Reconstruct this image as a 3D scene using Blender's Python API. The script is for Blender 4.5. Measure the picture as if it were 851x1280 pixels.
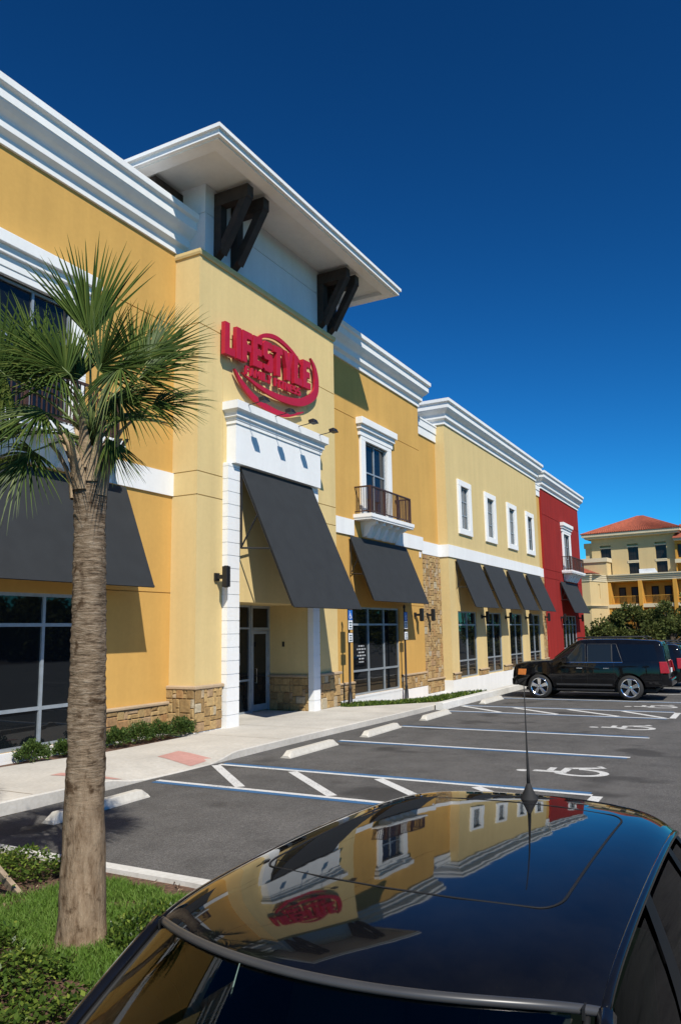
import bpy, bmesh, math, random
from mathutils import Vector, Matrix, noise
R_ = math.radians
rnd = random.Random(7)
scene = bpy.context.scene
for o in list(bpy.data.objects):
    bpy.data.objects.remove(o)
COL = scene.collection

# ------------------------------------------------------------------ camera, sky, sun, exposure
YAW, PITCH, ROLL, HCAM = R_(28.3489), R_(8.7691), R_(0.9336), 2.5
cy, sy, cp, sp = math.cos(YAW), math.sin(YAW), math.cos(PITCH), math.sin(PITCH)
fwd = Vector((cy*cp, sy*cp, sp)); rgt = Vector((sy, -cy, 0)); dwn = fwd.cross(rgt)
r2 = rgt*math.cos(ROLL) + dwn*math.sin(ROLL); d2 = -rgt*math.sin(ROLL) + dwn*math.cos(ROLL)
cam = bpy.data.cameras.new('camera'); camo = bpy.data.objects.new('camera', cam); COL.objects.link(camo)
m4 = Matrix.Identity(4)
for i in range(3):
    m4[i][0] = r2[i]; m4[i][1] = -d2[i]; m4[i][2] = -fwd[i]
m4[2][3] = HCAM
camo.matrix_world = m4
cam.sensor_fit = 'VERTICAL'; cam.sensor_height = 36.0; cam.lens = 963.5/1280*36
cam.clip_start = 0.05; cam.clip_end = 3000
scene.camera = camo
scene.render.resolution_x = 680; scene.render.resolution_y = 1024

SUN = Vector((-0.464, -0.523, 0.735)).normalized()
w = bpy.data.worlds.new('World'); scene.world = w; w.use_nodes = True
nt = w.node_tree; bg = nt.nodes['Background']
sky = nt.nodes.new('ShaderNodeTexSky'); sky.sky_type = 'NISHITA'; sky.sun_disc = False
sky.sun_elevation = math.asin(SUN.z); sky.sun_rotation = math.atan2(SUN.x, SUN.y)
sky.altitude = 600; sky.air_density = 1.0; sky.dust_density = 0.15; sky.ozone_density = 4.5
gam = nt.nodes.new('ShaderNodeGamma'); gam.inputs[1].default_value = 1.6
mul = nt.nodes.new('ShaderNodeMix'); mul.data_type = 'RGBA'; mul.blend_type = 'MULTIPLY'; mul.inputs[0].default_value = 1
mul.inputs[7].default_value = (0.11, 0.54, 0.66, 1)
nt.links.new(sky.outputs[0], gam.inputs[0]); nt.links.new(gam.outputs[0], mul.inputs[6]); nt.links.new(mul.outputs[2], bg.inputs[0])
bg.inputs[1].default_value = 0.05
sl = bpy.data.lights.new('sun', 'SUN'); sl.energy = 4.6; sl.angle = R_(0.53); sl.color = (1.0, 0.95, 0.86)
so = bpy.data.objects.new('sun', sl); COL.objects.link(so); so.rotation_euler = SUN.to_track_quat('Z', 'Y').to_euler(); so.location = (-20, -22, 40)
scene.view_settings.view_transform = 'Standard'; scene.view_settings.look = 'None'
scene.view_settings.exposure = 0.29; scene.view_settings.gamma = 1.0; scene.view_settings.use_curve_mapping = False

# ------------------------------------------------------------------ materials
def nodes(name):
    m = bpy.data.materials.new(name); m.use_nodes = True
    return m, m.node_tree, m.node_tree.nodes['Principled BSDF']
def N(t, kind, **kw):
    n = t.nodes.new('ShaderNode'+kind)
    for k, v in kw.items(): setattr(n, k, v)
    return n
def coords(t, scale=1.0, kind='Object'):
    tc = N(t, 'TexCoord'); mp = N(t, 'Mapping')
    mp.inputs['Scale'].default_value = (scale,)*3 if not isinstance(scale, tuple) else scale
    t.links.new(tc.outputs[kind], mp.inputs[0]); return mp.outputs[0]
def noise_tex(t, vec, scale, detail=3, rough=0.55):
    n = N(t, 'TexNoise'); n.inputs['Scale'].default_value = scale; n.inputs['Detail'].default_value = detail
    n.inputs['Roughness'].default_value = rough; t.links.new(vec, n.inputs['Vector']); return n
def ramp(t, src, stops):
    r = N(t, 'ValToRGB'); e = r.color_ramp.elements
    while len(e) < len(stops): e.new(0.5)
    for k, (p, c) in enumerate(stops):
        e[k].position = p; e[k].color = (*c, 1) if len(c) == 3 else c
    t.links.new(src, r.inputs[0]); return r.outputs[0]
def mixc(t, fac, a, b, mode='MIX'):
    n = N(t, 'Mix', data_type='RGBA', blend_type=mode)
    if isinstance(fac, (int, float)): n.inputs[0].default_value = fac
    else: t.links.new(fac, n.inputs[0])
    for s, i in ((a, 6), (b, 7)):
        if isinstance(s, tuple): n.inputs[i].default_value = (*s, 1)
        else: t.links.new(s, n.inputs[i])
    return n.outputs[2]
def bump(t, bs, h, strength=0.3, dist=0.01):
    b = N(t, 'Bump'); b.inputs['Strength'].default_value = strength; b.inputs['Distance'].default_value = dist
    t.links.new(h, b.inputs['Height']); t.links.new(b.outputs[0], bs.inputs['Normal'])
def scl(c, k): return tuple(min(1, x*k) for x in c)

def stucco(name, c, var=0.07):
    m, t, b = nodes(name); v = coords(t)
    n1 = noise_tex(t, v, 0.45, 5, 0.6); n2 = noise_tex(t, v, 9, 4, 0.6); n3 = noise_tex(t, v, 70, 2)
    vs = coords(t, (1.6, 1.6, 0.12)); n4 = noise_tex(t, vs, 1.4, 4, 0.6)
    c1 = ramp(t, n1.outputs[0], [(0.3, scl(c, 1-var)), (0.7, scl(c, 1+var*0.5))])
    c2 = ramp(t, n2.outputs[0], [(0.35, (1-var*0.6,)*3), (0.65, (1.0,)*3)])
    c3 = ramp(t, n4.outputs[0], [(0.35, (1-var*0.9,)*3), (0.6, (1.0,)*3)])
    col = mixc(t, 1.0, mixc(t, 1.0, c1, c2, 'MULTIPLY'), c3, 'MULTIPLY')
    t.links.new(col, b.inputs['Base Color']); b.inputs['Roughness'].default_value = 0.9
    b.inputs['Specular IOR Level'].default_value = 0.2
    bump(t, b, n3.outputs[0], 0.35, 0.006); return m
def plain(name, c, rough=0.5, metal=0.0, spec=0.5, var=0.12, nscale=6, bmp=0.0, coat=0.0):
    m, t, b = nodes(name); v = coords(t); n = noise_tex(t, v, nscale, 4)
    col = ramp(t, n.outputs[0], [(0.3, scl(c, 1-var)), (0.7, scl(c, 1+var))])
    t.links.new(col, b.inputs['Base Color']); b.inputs['Roughness'].default_value = rough
    b.inputs['Metallic'].default_value = metal; b.inputs['Specular IOR Level'].default_value = spec
    if coat: b.inputs['Coat Weight'].default_value = coat; b.inputs['Coat Roughness'].default_value = 0.02
    if bmp:
        n2 = noise_tex(t, v, nscale*6, 3); bump(t, b, n2.outputs[0], bmp, 0.01)
    return m
def stone_mat(name):
    m, t, b = nodes(name); v = coords(t)
    at = N(t, 'Attribute'); at.attribute_name = 'tint'
    n = noise_tex(t, v, 12, 5, 0.65); n2 = noise_tex(t, v, 3.1, 3)
    c = ramp(t, at.outputs['Fac'], [(0.0, (0.27, 0.175, 0.075)), (0.3, (0.38, 0.255, 0.11)), (0.6, (0.47, 0.335, 0.155)), (0.8, (0.36, 0.205, 0.085)), (1.0, (0.46, 0.41, 0.30))])
    k = ramp(t, n.outputs[0], [(0.3, (0.62, 0.58, 0.52)), (0.65, (1.08, 1.05, 1.0))])
    col = mixc(t, 1.0, c, k, 'MULTIPLY')
    t.links.new(col, b.inputs['Base Color']); b.inputs['Roughness'].default_value = 0.9
    bump(t, b, n.outputs[0], 0.7, 0.02); return m
def glass_dark(name, c=(0.006, 0.008, 0.010), rough=0.02):
    m, t, b = nodes(name); v = coords(t); n = noise_tex(t, v, 0.6, 2)
    b.inputs['Base Color'].default_value = (*c, 1); b.inputs['Roughness'].default_value = rough
    b.inputs['IOR'].default_value = 1.5
    bump(t, b, n.outputs[0], 0.12, 0.02); return m
def car_glass(name, tint, ior=1.5):
    m, t, b = nodes(name)
    tr = N(t, 'BsdfTransparent'); tr.inputs[0].default_value = (*tint, 1)
    gl = N(t, 'BsdfGlossy'); gl.inputs['Roughness'].default_value = 0.01
    fr = N(t, 'Fresnel'); fr.inputs[0].default_value = ior
    mx = N(t, 'MixShader'); out = t.nodes['Material Output']
    t.links.new(fr.outputs[0], mx.inputs[0]); t.links.new(tr.outputs[0], mx.inputs[1]); t.links.new(gl.outputs[0], mx.inputs[2])
    t.links.new(mx.outputs[0], out.inputs[0]); return m
def blind_glass(name):
    m, t, b = nodes(name); v = coords(t)
    wv = N(t, 'TexWave', wave_type='BANDS', bands_direction='X'); wv.inputs['Scale'].default_value = 3.2; wv.inputs['Distortion'].default_value = 0.4; t.links.new(v, wv.inputs['Vector'])
    c = ramp(t, wv.outputs[0], [(0.1, (0.03, 0.034, 0.036)), (0.7, (0.12, 0.13, 0.13))]); t.links.new(c, b.inputs['Base Color'])
    b.inputs['Roughness'].default_value = 0.03; return m
def asphalt(name):
    m, t, b = nodes(name); v = coords(t)
    n1 = noise_tex(t, v, 0.25, 4); n2 = noise_tex(t, v, 55, 3, 0.7); n3 = noise_tex(t, v, 1.7, 5, 0.65)
    vo = N(t, 'TexVoronoi'); vo.inputs['Scale'].default_value = 120; t.links.new(v, vo.inputs['Vector'])
    c1 = ramp(t, n1.outputs[0], [(0.3, (0.088, 0.085, 0.081)), (0.7, (0.120, 0.115, 0.109))])
    c2 = ramp(t, n2.outputs[0], [(0.35, (0.55,)*3), (0.5, (0.95,)*3), (0.72, (1.7,)*3)])
    c3 = ramp(t, n3.outputs[0], [(0.3, (0.74,)*3), (0.6, (1.05,)*3)])
    n5 = noise_tex(t, v, 17, 4, 0.8); c5 = ramp(t, n5.outputs[0], [(0.32, (0.72,)*3), (0.5, (1.0,)*3), (0.70, (1.32,)*3)])
    col = mixc(t, 1, mixc(t, 1, mixc(t, 1, c1, c2, 'MULTIPLY'), c3, 'MULTIPLY'), c5, 'MULTIPLY')
    st = N(t, 'TexNoise'); st.inputs['Scale'].default_value = 0.75; st.inputs['Detail'].default_value = 2; t.links.new(coords(t, (1.0, 0.8, 1)), st.inputs['Vector'])
    sf = ramp(t, st.outputs[0], [(0.60, (0,)*3), (0.68, (0.55,)*3)])
    col = mixc(t, sf, col, (0.018, 0.017, 0.016))
    t.links.new(col, b.inputs['Base Color']); b.inputs['Roughness'].default_value = 0.85
    b.inputs['Specular IOR Level'].default_value = 0.3
    bump(t, b, vo.outputs[0], 0.5, 0.008); return m
def concrete(name, c, joint=0.0):
    m, t, b = nodes(name); v = coords(t)
    n1 = noise_tex(t, v, 0.7, 5, 0.65); n2 = noise_tex(t, v, 14, 4, 0.7); n3 = noise_tex(t, v, 90, 2)
    c1 = ramp(t, n1.outputs[0], [(0.3, scl(c, 0.80)), (0.68, scl(c, 1.05))])
    c2 = ramp(t, n2.outputs[0], [(0.3, (0.86, 0.85, 0.83)), (0.6, (1, 1, 1))])
    col = mixc(t, 1, c1, c2, 'MULTIPLY')
    t.links.new(col, b.inputs['Base Color']); b.inputs['Roughness'].default_value = 0.85
    bump(t, b, n3.outputs[0], 0.3, 0.004); return m
def worn_paint(name, c, wear=0.5):
    m, t, b = nodes(name); v = coords(t)
    n = noise_tex(t, v, 26, 5, 0.75); n1 = noise_tex(t, v, 2.3, 3)
    mx = N(t, 'Math', operation='ADD'); t.links.new(n.outputs[0], mx.inputs[0])
    m2 = N(t, 'Math', operation='MULTIPLY'); t.links.new(n1.outputs[0], m2.inputs[0]); m2.inputs[1].default_value = 0.35
    t.links.new(m2.outputs[0], mx.inputs[1])
    f = ramp(t, mx.outputs[0], [(wear, (0,)*3), (wear+0.10, (0.6,)*3)])
    col = mixc(t, f, c, (0.09, 0.088, 0.085)); t.links.new(col, b.inputs['Base Color'])
    b.inputs['Roughness'].default_value = 0.75; return m
def leaf_mat(name, c0, c1, c2, rough=0.45, trans=0.25):
    m, t, b = nodes(name); at = N(t, 'Attribute'); at.attribute_name = 'tint'
    c = ramp(t, at.outputs['Fac'], [(0.0, c0), (0.55, c1), (1.0, c2)])
    t.links.new(c, b.inputs['Base Color']); b.inputs['Roughness'].default_value = rough
    b.inputs['Specular IOR Level'].default_value = 0.22
    tl = N(t, 'BsdfTranslucent'); t.links.new(c, tl.inputs[0])
    mx = N(t, 'MixShader'); mx.inputs[0].default_value = trans
    out = t.nodes['Material Output']
    t.links.new(b.outputs[0], mx.inputs[1]); t.links.new(tl.outputs[0], mx.inputs[2]); t.links.new(mx.outputs[0], out.inputs[0])
    return m
def paint_gloss(name, c, rough=0.03):
    m, t, b = nodes(name); v = coords(t); n = noise_tex(t, v, 1.1, 3)
    b.inputs['IOR'].default_value = 1.43
    dust = noise_tex(t, v, 210, 2, 0.8); film = noise_tex(t, v, 3.5, 5, 0.7)
    d1 = ramp(t, dust.outputs[0], [(0.70, (0,)*3), (0.78, (0.09,)*3)]); d2 = ramp(t, film.outputs[0], [(0.35, (0.0,)*3), (0.8, (0.012,)*3)])
    f = mixc(t, 1.0, d1, d2, 'ADD')
    t.links.new(mixc(t, f, c, (0.40, 0.36, 0.30)), b.inputs['Base Color'])
    r = ramp(t, n.outputs[0], [(0.3, (rough*.6,)*3), (0.8, (rough*1.3,)*3)]); t.links.new(r, b.inputs['Roughness'])
    w_ = noise_tex(t, v, 5.0, 2); bump(t, b, w_.outputs[0], 0.035, 0.01)
    return m
def palm_trunk_mat(name):
    m, t, b = nodes(name)
    at = N(t, 'Attribute'); at.attribute_name = 'tint'
    v = coords(t, (8, 8, 42)); n = noise_tex(t, v, 1.1, 6, 0.72)
    v2 = coords(t, (17, 17, 5)); n2 = noise_tex(t, v2, 1.0, 6, 0.72)
    v3 = coords(t, 7.0); n3 = noise_tex(t, v3, 1, 4, 0.6)
    rings = ramp(t, n.outputs[0], [(0.34, (0.070, 0.047, 0.030)), (0.5, (0.205, 0.150, 0.098)), (0.66, (0.315, 0.250, 0.178))])
    fibre = ramp(t, n2.outputs[0], [(0.3, (0.11, 0.068, 0.038)), (0.48, (0.235, 0.168, 0.108)), (0.7, (0.34, 0.258, 0.172))])
    col = mixc(t, at.outputs['Fac'], fibre, rings)
    spots = ramp(t, n3.outputs[0], [(0.34, (0.34, 0.29, 0.25)), (0.44, (1, 1, 1))])
    col = mixc(t, 1, col, spots, 'MULTIPLY')
    g = noise_tex(t, coords(t, 2.2), 1, 4); gf = ramp(t, g.outputs[0], [(0.62, (0,)*3), (0.75, (0.45,)*3)])
    col = mixc(t, gf, col, (0.10, 0.105, 0.035))
    t.links.new(col, b.inputs['Base Color']); b.inputs['Roughness'].default_value = 0.95; b.inputs['Specular IOR Level'].default_value = 0.1
    hm = mixc(t, at.outputs['Fac'], n2.outputs[0], n.outputs[0])
    bump(t, b, hm, 0.9, 0.03); return m
def rooftile(name, c):
    m, t, b = nodes(name); v = coords(t, 1.0)
    wv = N(t, 'TexWave', wave_type='BANDS', bands_direction='X'); wv.inputs['Scale'].default_value = 1.1; t.links.new(v, wv.inputs['Vector'])
    n = noise_tex(t, v, 2.5, 4)
    c1 = ramp(t, n.outputs[0], [(0.3, scl(c, 0.75)), (0.7, scl(c, 1.2))])
    t.links.new(c1, b.inputs['Base Color']); b.inputs['Roughness'].default_value = 0.8
    bump(t, b, wv.outputs[0], 1.0, 0.12); return m

MT = dict(
    yellow=stucco('yellow_stucco', (0.68, 0.515, 0.238)), orange=stucco('orange_stucco', (0.60, 0.352, 0.098)),
    pale=stucco('pale_yellow_stucco', (0.655, 0.50, 0.235)), red=stucco('red_stucco', (0.30, 0.022, 0.018), 0.14),
    white=stucco('white_trim', (0.80, 0.80, 0.78), 0.05), attic=stucco('grey_white_stucco', (0.66, 0.67, 0.68), 0.06),
    soffit=stucco('soffit', (0.76, 0.74, 0.68), 0.05), stone=stone_mat('stone_veneer'),
    mortar=plain('mortar', (0.25, 0.18, 0.10), 0.95, nscale=20), ledge=concrete('cast_ledge', (0.44, 0.33, 0.21)),
    awning=plain('awning_canvas', (0.020, 0.022, 0.023), 0.8, var=0.12, nscale=2.5, bmp=0.15),
    black=plain('black_metal', (0.012, 0.012, 0.013), 0.45), wood=plain('dark_brown_wood', (0.030, 0.018, 0.012), 0.75, var=0.35, nscale=5, bmp=0.3),
    rail=plain('brown_iron', (0.055, 0.024, 0.016), 0.5, var=0.2), alum=plain('grey_aluminium', (0.33, 0.37, 0.40), 0.4, 0.35),
    glass=glass_dark('window_glass'), blinds=blind_glass('glass_with_blinds'), sign=plain('red_sign_enamel', (0.42, 0.010, 0.030), 0.4, var=0.08), signside=plain('dark_red_return', (0.22, 0.006, 0.014), 0.5),
    asphalt=asphalt('asphalt'), walk=concrete('pale_concrete', (0.56, 0.53, 0.47)), kerb=concrete('kerb_concrete', (0.66, 0.645, 0.60)),
    stop=concrete('wheel_stop_concrete', (0.60, 0.57, 0.50)), redpad=concrete('red_paver', (0.56, 0.30, 0.255)),
    linewhite=worn_paint('white_line_paint', (0.60, 0.60, 0.58), 0.72), lineblue=worn_paint('blue_line_paint', (0.028, 0.118, 0.26), 0.72),
    symbol=worn_paint('white_symbol_paint', (0.56, 0.56, 0.54), 0.70),
    earth=concrete('bare_sandy_ground', (0.50, 0.37, 0.20)), mulch=plain('bark_mulch', (0.12, 0.065, 0.040), 0.95, var=0.6, nscale=22, bmp=1.0),
    far=plain('far_ground', (0.10, 0.11, 0.06), 0.95, var=0.3, nscale=0.2),
    grass=leaf_mat('grass_blades', (0.060, 0.115, 0.016), (0.110, 0.205, 0.028), (0.21, 0.30, 0.07), 0.55, 0.3),
    cover=leaf_mat('ground_cover_leaves', (0.024, 0.050, 0.008), (0.062, 0.108, 0.015), (0.22, 0.27, 0.045), 0.35, 0.25),
    shrub=leaf_mat('shrub_leaves', (0.022, 0.045, 0.012), (0.055, 0.095, 0.020), (0.15, 0.21, 0.05), 0.4, 0.25),
    tree=leaf_mat('tree_leaves', (0.032, 0.048, 0.013), (0.095, 0.120, 0.030), (0.24, 0.25, 0.075), 0.8, 0.35),
    frond=leaf_mat('palm_frond', (0.026, 0.052, 0.011), (0.066, 0.108, 0.020), (0.185, 0.21, 0.05), 0.5, 0.2),
    petiole=plain('palm_petiole', (0.13, 0.17, 0.05), 0.5), boot=plain('palm_boot', (0.33, 0.24, 0.145), 0.9, var=0.35, nscale=9, bmp=0.6),
    trunk=palm_trunk_mat('palm_trunk'), bark=plain('bark', (0.10, 0.075, 0.05), 0.95, var=0.3, nscale=12, bmp=0.6),
    stake=plain('weathered_timber', (0.30, 0.225, 0.15), 0.9, var=0.25, nscale=14, bmp=0.4),
    carblack=paint_gloss('black_car_paint', (0.0035, 0.0038, 0.005)), carglass=car_glass('tinted_car_glass', (0.34, 0.50, 0.45)),
    sideglass=car_glass('dark_side_glass', (0.10, 0.16, 0.13), 1.22), pillar=plain('satin_black', (0.006, 0.006, 0.006), 0.5, spec=0.25),
    darkglass=glass_dark('privacy_glass', (0.004, 0.005, 0.006)), rubber=plain('rubber', (0.014, 0.014, 0.014), 0.8),
    trimgrey=plain('grey_plastic_trim', (0.045, 0.045, 0.046), 0.35, var=0.1), seam=plain('seam_rubber', (0.004, 0.004, 0.004), 0.7),
    chrome=plain('chrome', (0.75, 0.77, 0.8), 0.12, 1.0, var=0.04), interior=plain('interior_trim', (0.025, 0.024, 0.023), 0.8),
    tail=plain('red_lamp', (0.30, 0.006, 0.008), 0.25), amber=plain('amber_lamp', (0.65, 0.21, 0.05), 0.2, coat=0.5), lamp=plain('clear_lamp', (0.6, 0.6, 0.6), 0.15, 0.4),
    signwhite=plain('sign_white', (0.75, 0.76, 0.77), 0.5), signblue=plain('sign_blue', (0.02, 0.13, 0.47), 0.45),
    signtext=plain('sign_text', (0.06, 0.10, 0.10), 0.6), hotel=stucco('cream_stucco', (0.58, 0.44, 0.225), 0.05), hoteltrim=stucco('cream_trim', (0.62, 0.53, 0.36), 0.05),
    hoteldeep=stucco('ochre_stucco', (0.58, 0.30, 0.055), 0.1), tile=rooftile('terracotta_tile', (0.36, 0.085, 0.040)),
    clearglass=glass_dark('lighter_door_glass', (0.012, 0.016, 0.018), 0.03), rearglass=glass_dark('rear_glass', (0.004, 0.005, 0.006), 0.25), hotelglass=glass_dark('hotel_glass', (0.016, 0.013, 0.010), 0.35), bronze=plain('bronze_glass', (0.020, 0.016, 0.013), 0.08), roofing=plain('roof_membrane', (0.4, 0.4, 0.39), 0.9), lettering=plain('window_lettering', (0.42, 0.43, 0.43), 0.7),
    banner=plain('white_banner', (0.72, 0.74, 0.76), 0.7, var=0.15, nscale=1.5))

# ------------------------------------------------------------------ mesh collector
class MB:
    def __init__(s): s.v = []; s.f = []; s.t = []
    def face(s, pts, tint=None):
        i = len(s.v); s.v += [Vector(p) for p in pts]; s.f.append(tuple(range(i, i+len(pts)))); s.t.append(tint)
    def box(s, x0, x1, y0, y1, z0, z1, tint=None):
        p = [(x0, y0, z0), (x1, y0, z0), (x1, y1, z0), (x0, y1, z0), (x0, y0, z1), (x1, y0, z1), (x1, y1, z1), (x0, y1, z1)]
        s.hexa(p, tint)
    def hexa(s, p, tint=None):
        i = len(s.v); s.v += [Vector(q) for q in p]
        for f in ((3, 2, 1, 0), (4, 5, 6, 7), (0, 1, 5, 4), (1, 2, 6, 5), (2, 3, 7, 6), (3, 0, 4, 7)):
            s.f.append(tuple(i+k for k in f)); s.t.append(tint)
    def bar(s, a, b, w, h, up=(0, 0, 1)):
        a, b = Vector(a), Vector(b); d = (b-a).normalized(); u = Vector(up)
        if abs(d.dot(u)) > 0.98: u = Vector((1, 0, 0))
        r = d.cross(u).normalized()*w/2; u = r.cross(d).normalized()*h/2
        s.hexa([a-r-u, a+r-u, b+r-u, b-r-u, a-r+u, a+r+u, b+r+u, b-r+u])
    def tube(s, pts, rad, n=8, cap=True, tint=None, flat=1.0):
        pts = [Vector(p) for p in pts]; k = len(pts)
        rad = rad if isinstance(rad, (list, tuple)) else [rad]*k
        i0 = len(s.v); ref = None
        for j, p in enumerate(pts):
            d = (pts[min(j+1, k-1)] - pts[max(j-1, 0)]).normalized()
            if ref is None:
                ref = Vector((0, 0, 1)) if abs(d.z) < 0.9 else Vector((1, 0, 0))
            r = d.cross(ref).normalized(); u = r.cross(d).normalized()
            for q in range(n):
                a = 2*math.pi*q/n
                s.v.append(p + r*math.cos(a)*rad[j] + u*math.sin(a)*rad[j]*flat)
        for j in range(k-1):
            for q in range(n):
                a, b = i0+j*n+q, i0+j*n+(q+1) % n
                s.f.append((a, b, b+n, a+n)); s.t.append(tint)
        if cap:
            s.f.append(tuple(i0+q for q in range(n-1, -1, -1))); s.t.append(tint)
            s.f.append(tuple(i0+(k-1)*n+q for q in range(n))); s.t.append(tint)
    def prism(s, poly, mapf, d0, d1, tint=None):
        """poly of 2-D points; mapf(u, v, d) -> world"""
        n = len(poly); i = len(s.v)
        s.v += [Vector(mapf(u, v, d0)) for u, v in poly] + [Vector(mapf(u, v, d1)) for u, v in poly]
        s.f.append(tuple(range(i, i+n))); s.t.append(tint); s.f.append(tuple(range(i+2*n-1, i+n-1, -1))); s.t.append(tint)
        for k in range(n):
            a, b = i+k, i+(k+1) % n
            s.f.append((a, a+n, b+n, b)); s.t.append(tint)
    def grid(s, rows):
        i = len(s.v); nr, nc = len(rows), len(rows[0])
        for r in rows: s.v += [Vector(p) for p in r]
        for a in range(nr-1):
            for b in range(nc-1):
                s.f.append((i+a*nc+b, i+a*nc+b+1, i+(a+1)*nc+b+1, i+(a+1)*nc+b)); s.t.append(None)
    def lathe(s, c, prof, n=16, axis='z'):
        c = Vector(c); rows = []
        for r, h in prof:
            row = []
            for q in range(n+1):
                a = 2*math.pi*q/n
                if axis == 'z': row.append(c+Vector((r*math.cos(a), r*math.sin(a), h)))
                elif axis == 'x': row.append(c+Vector((h, r*math.cos(a), r*math.sin(a))))
                else: row.append(c+Vector((r*math.cos(a), h, r*math.sin(a))))
            rows.append(row)
        s.grid(rows)
    def build(s, name, mat, parent=None, smooth=False, bevel=0.0, weld=False, subsurf=0, normals=True):
        off = OFF.get(parent.name, Vector()) if parent else Vector()
        me = bpy.data.meshes.new(name)
        me.from_pydata([v-off for v in s.v], [], s.f)
        if any(t is not None for t in s.t):
            at = me.attributes.new('tint', 'FLOAT', 'FACE')
            at.data.foreach_set('value', [0.5 if t is None else t for t in s.t])
        if weld or normals:
            bm = bmesh.new(); bm.from_mesh(me)
            if weld: bmesh.ops.remove_doubles(bm, verts=bm.verts, dist=0.0005)
            if normals: bmesh.ops.recalc_face_normals(bm, faces=bm.faces)
            bm.to_mesh(me); bm.free()
        if smooth: me.polygons.foreach_set('use_smooth', [True]*len(me.polygons))
        me.materials.append(MT[mat] if isinstance(mat, str) else mat)
        o = bpy.data.objects.new(name, me); COL.objects.link(o)
        if parent:
            o.parent = parent; OFF[o.name] = off
        if bevel:
            b = o.modifiers.new('bevel', 'BEVEL'); b.width = bevel; b.segments = 2; b.limit_method = 'ANGLE'
        if subsurf:
            b = o.modifiers.new('sub', 'SUBSURF'); b.levels = b.render_levels = subsurf
        return o
OFF = {}
def tag(o, label=None, cat=None, group=None, kind=None):
    if label: o['label'] = label
    if cat: o['category'] = cat
    if group: o['group'] = group
    if kind: o['kind'] = kind
    return o
def thing(name, label, cat, loc=(0, 0, 0), group=None):
    o = bpy.data.objects.new(name, None); COL.objects.link(o); o.location = loc; o.empty_display_size = 0.3
    OFF[o.name] = Vector(loc); return tag(o, label, cat, group)
def struct(o): o['kind'] = 'structure'; return o
def copy_tree(o, parent=None):
    c = o.copy(); COL.objects.link(c); c.parent = parent
    for ch in list(o.children): copy_tree(ch, c)
    return c
def smoothstep(a, b, x):
    t = max(0, min(1, (x-a)/(b-a))); return t*t*(3-2*t)

# ------------------------------------------------------------------ ground, lot, pavement
LOT_X0, KX, KY = -40, 6.35, 4.9
m = MB(); m.face([(-900, -900, -0.9), (1500, -900, -0.9), (1500, 900, -0.9), (-900, 900, -0.9)]); struct(m.build('ground', 'far'))
m = MB(); m.face([(-60, -60, 0), (170, -60, 0), (170, 9.6, 0), (-60, 9.6, 0)]); struct(m.build('parking_lot', 'asphalt'))
m = MB(); m.box(170, 170.3, -60, 9.6, -0.95, 0.1); struct(m.build('lot_edge', 'kerb'))

def walk_z(x, y):
    r = smoothstep(9.6, 10.5, x)*(1-smoothstep(12.3, 13.2, x))
    return 0.15 - 0.138*r*(1-smoothstep(9.3, 10.7, y))
def walk_front(x):
    return 9.85 - 0.30*smoothstep(7, 12, x) - 0.2*smoothstep(14, 23, x)
def walk_back(x):
    if x < 13.2: return 12.42 - 0.5*smoothstep(9.5, 12.2, x)
    if x < 14.6: return 11.92
    if x < 21.8: return 12.6
    return 11.55 - (x-21.8)*0.80
m = MB()
xs = [-30, -20, -10, -5, 0, 3, 5] + [6+0.35*i for i in range(50)] + [23.6, 24.0, 24.3]
xs = sorted(set([x for x in xs if x <= 24.3] + [13.19, 13.2, 14.59, 14.6, 21.79, 21.8]))
rows = []
for x in xs:
    yf = walk_front(x); yb = max(walk_back(x), yf+0.02)
    row = [(x, yf, -0.05), (x, yf, walk_z(x, yf)-0.02), (x, yf+0.02, walk_z(x, yf))]
    for k in range(1, 13):
        y = yf + 0.02 + (yb-yf-0.02)*k/12; row.append((x, y, walk_z(x, y)))
    row.append((x, yb, -0.05)); rows.append(row)
m.grid(rows); struct(m.build('sidewalk', 'walk'))
# expansion joints as narrow dark strips let into the slab
m = MB()
for x in (-2, 0.6, 3.2, 5.8, 8.4, 14.9, 16.8, 18.7, 20.6):
    yf = walk_front(x)+0.06; yb = walk_back(x)-0.03
    m.face([(x-.006, yf, .154), (x+.006, yf, .154), (x+.006, yb, .154), (x-.006, yb, .154)])
struct(m.build('slab_joints', 'mortar'))
m = MB(); m.box(16.5, 20.1, 12.6, 13.62, -0.05, 0.15); struct(m.build('entrance_slab', 'walk'))
# red tactile pads on the ramp and along the pavement
def zpad(x, y): return walk_z(x, y)+0.005
m = MB()
for quad in (((11.92, 10.55), (12.62, 10.62), (12.56, 9.74), (11.84, 9.66)), ((9.62, 10.88), (9.86, 10.88), (10.12, 9.72), (9.88, 9.70))):
    a, b, c, d = [Vector((*q, 0)) for q in quad]; rows = []
    for i in range(7):
        row = []
        for j in range(7):
            p = (a.lerp(b, j/6)).lerp(d.lerp(c, j/6), i/6); row.append((p.x, p.y, zpad(p.x, p.y)))
        rows.append(row)
    m.grid(rows)
struct(m.build('tactile_pads', 'redpad'))

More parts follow.
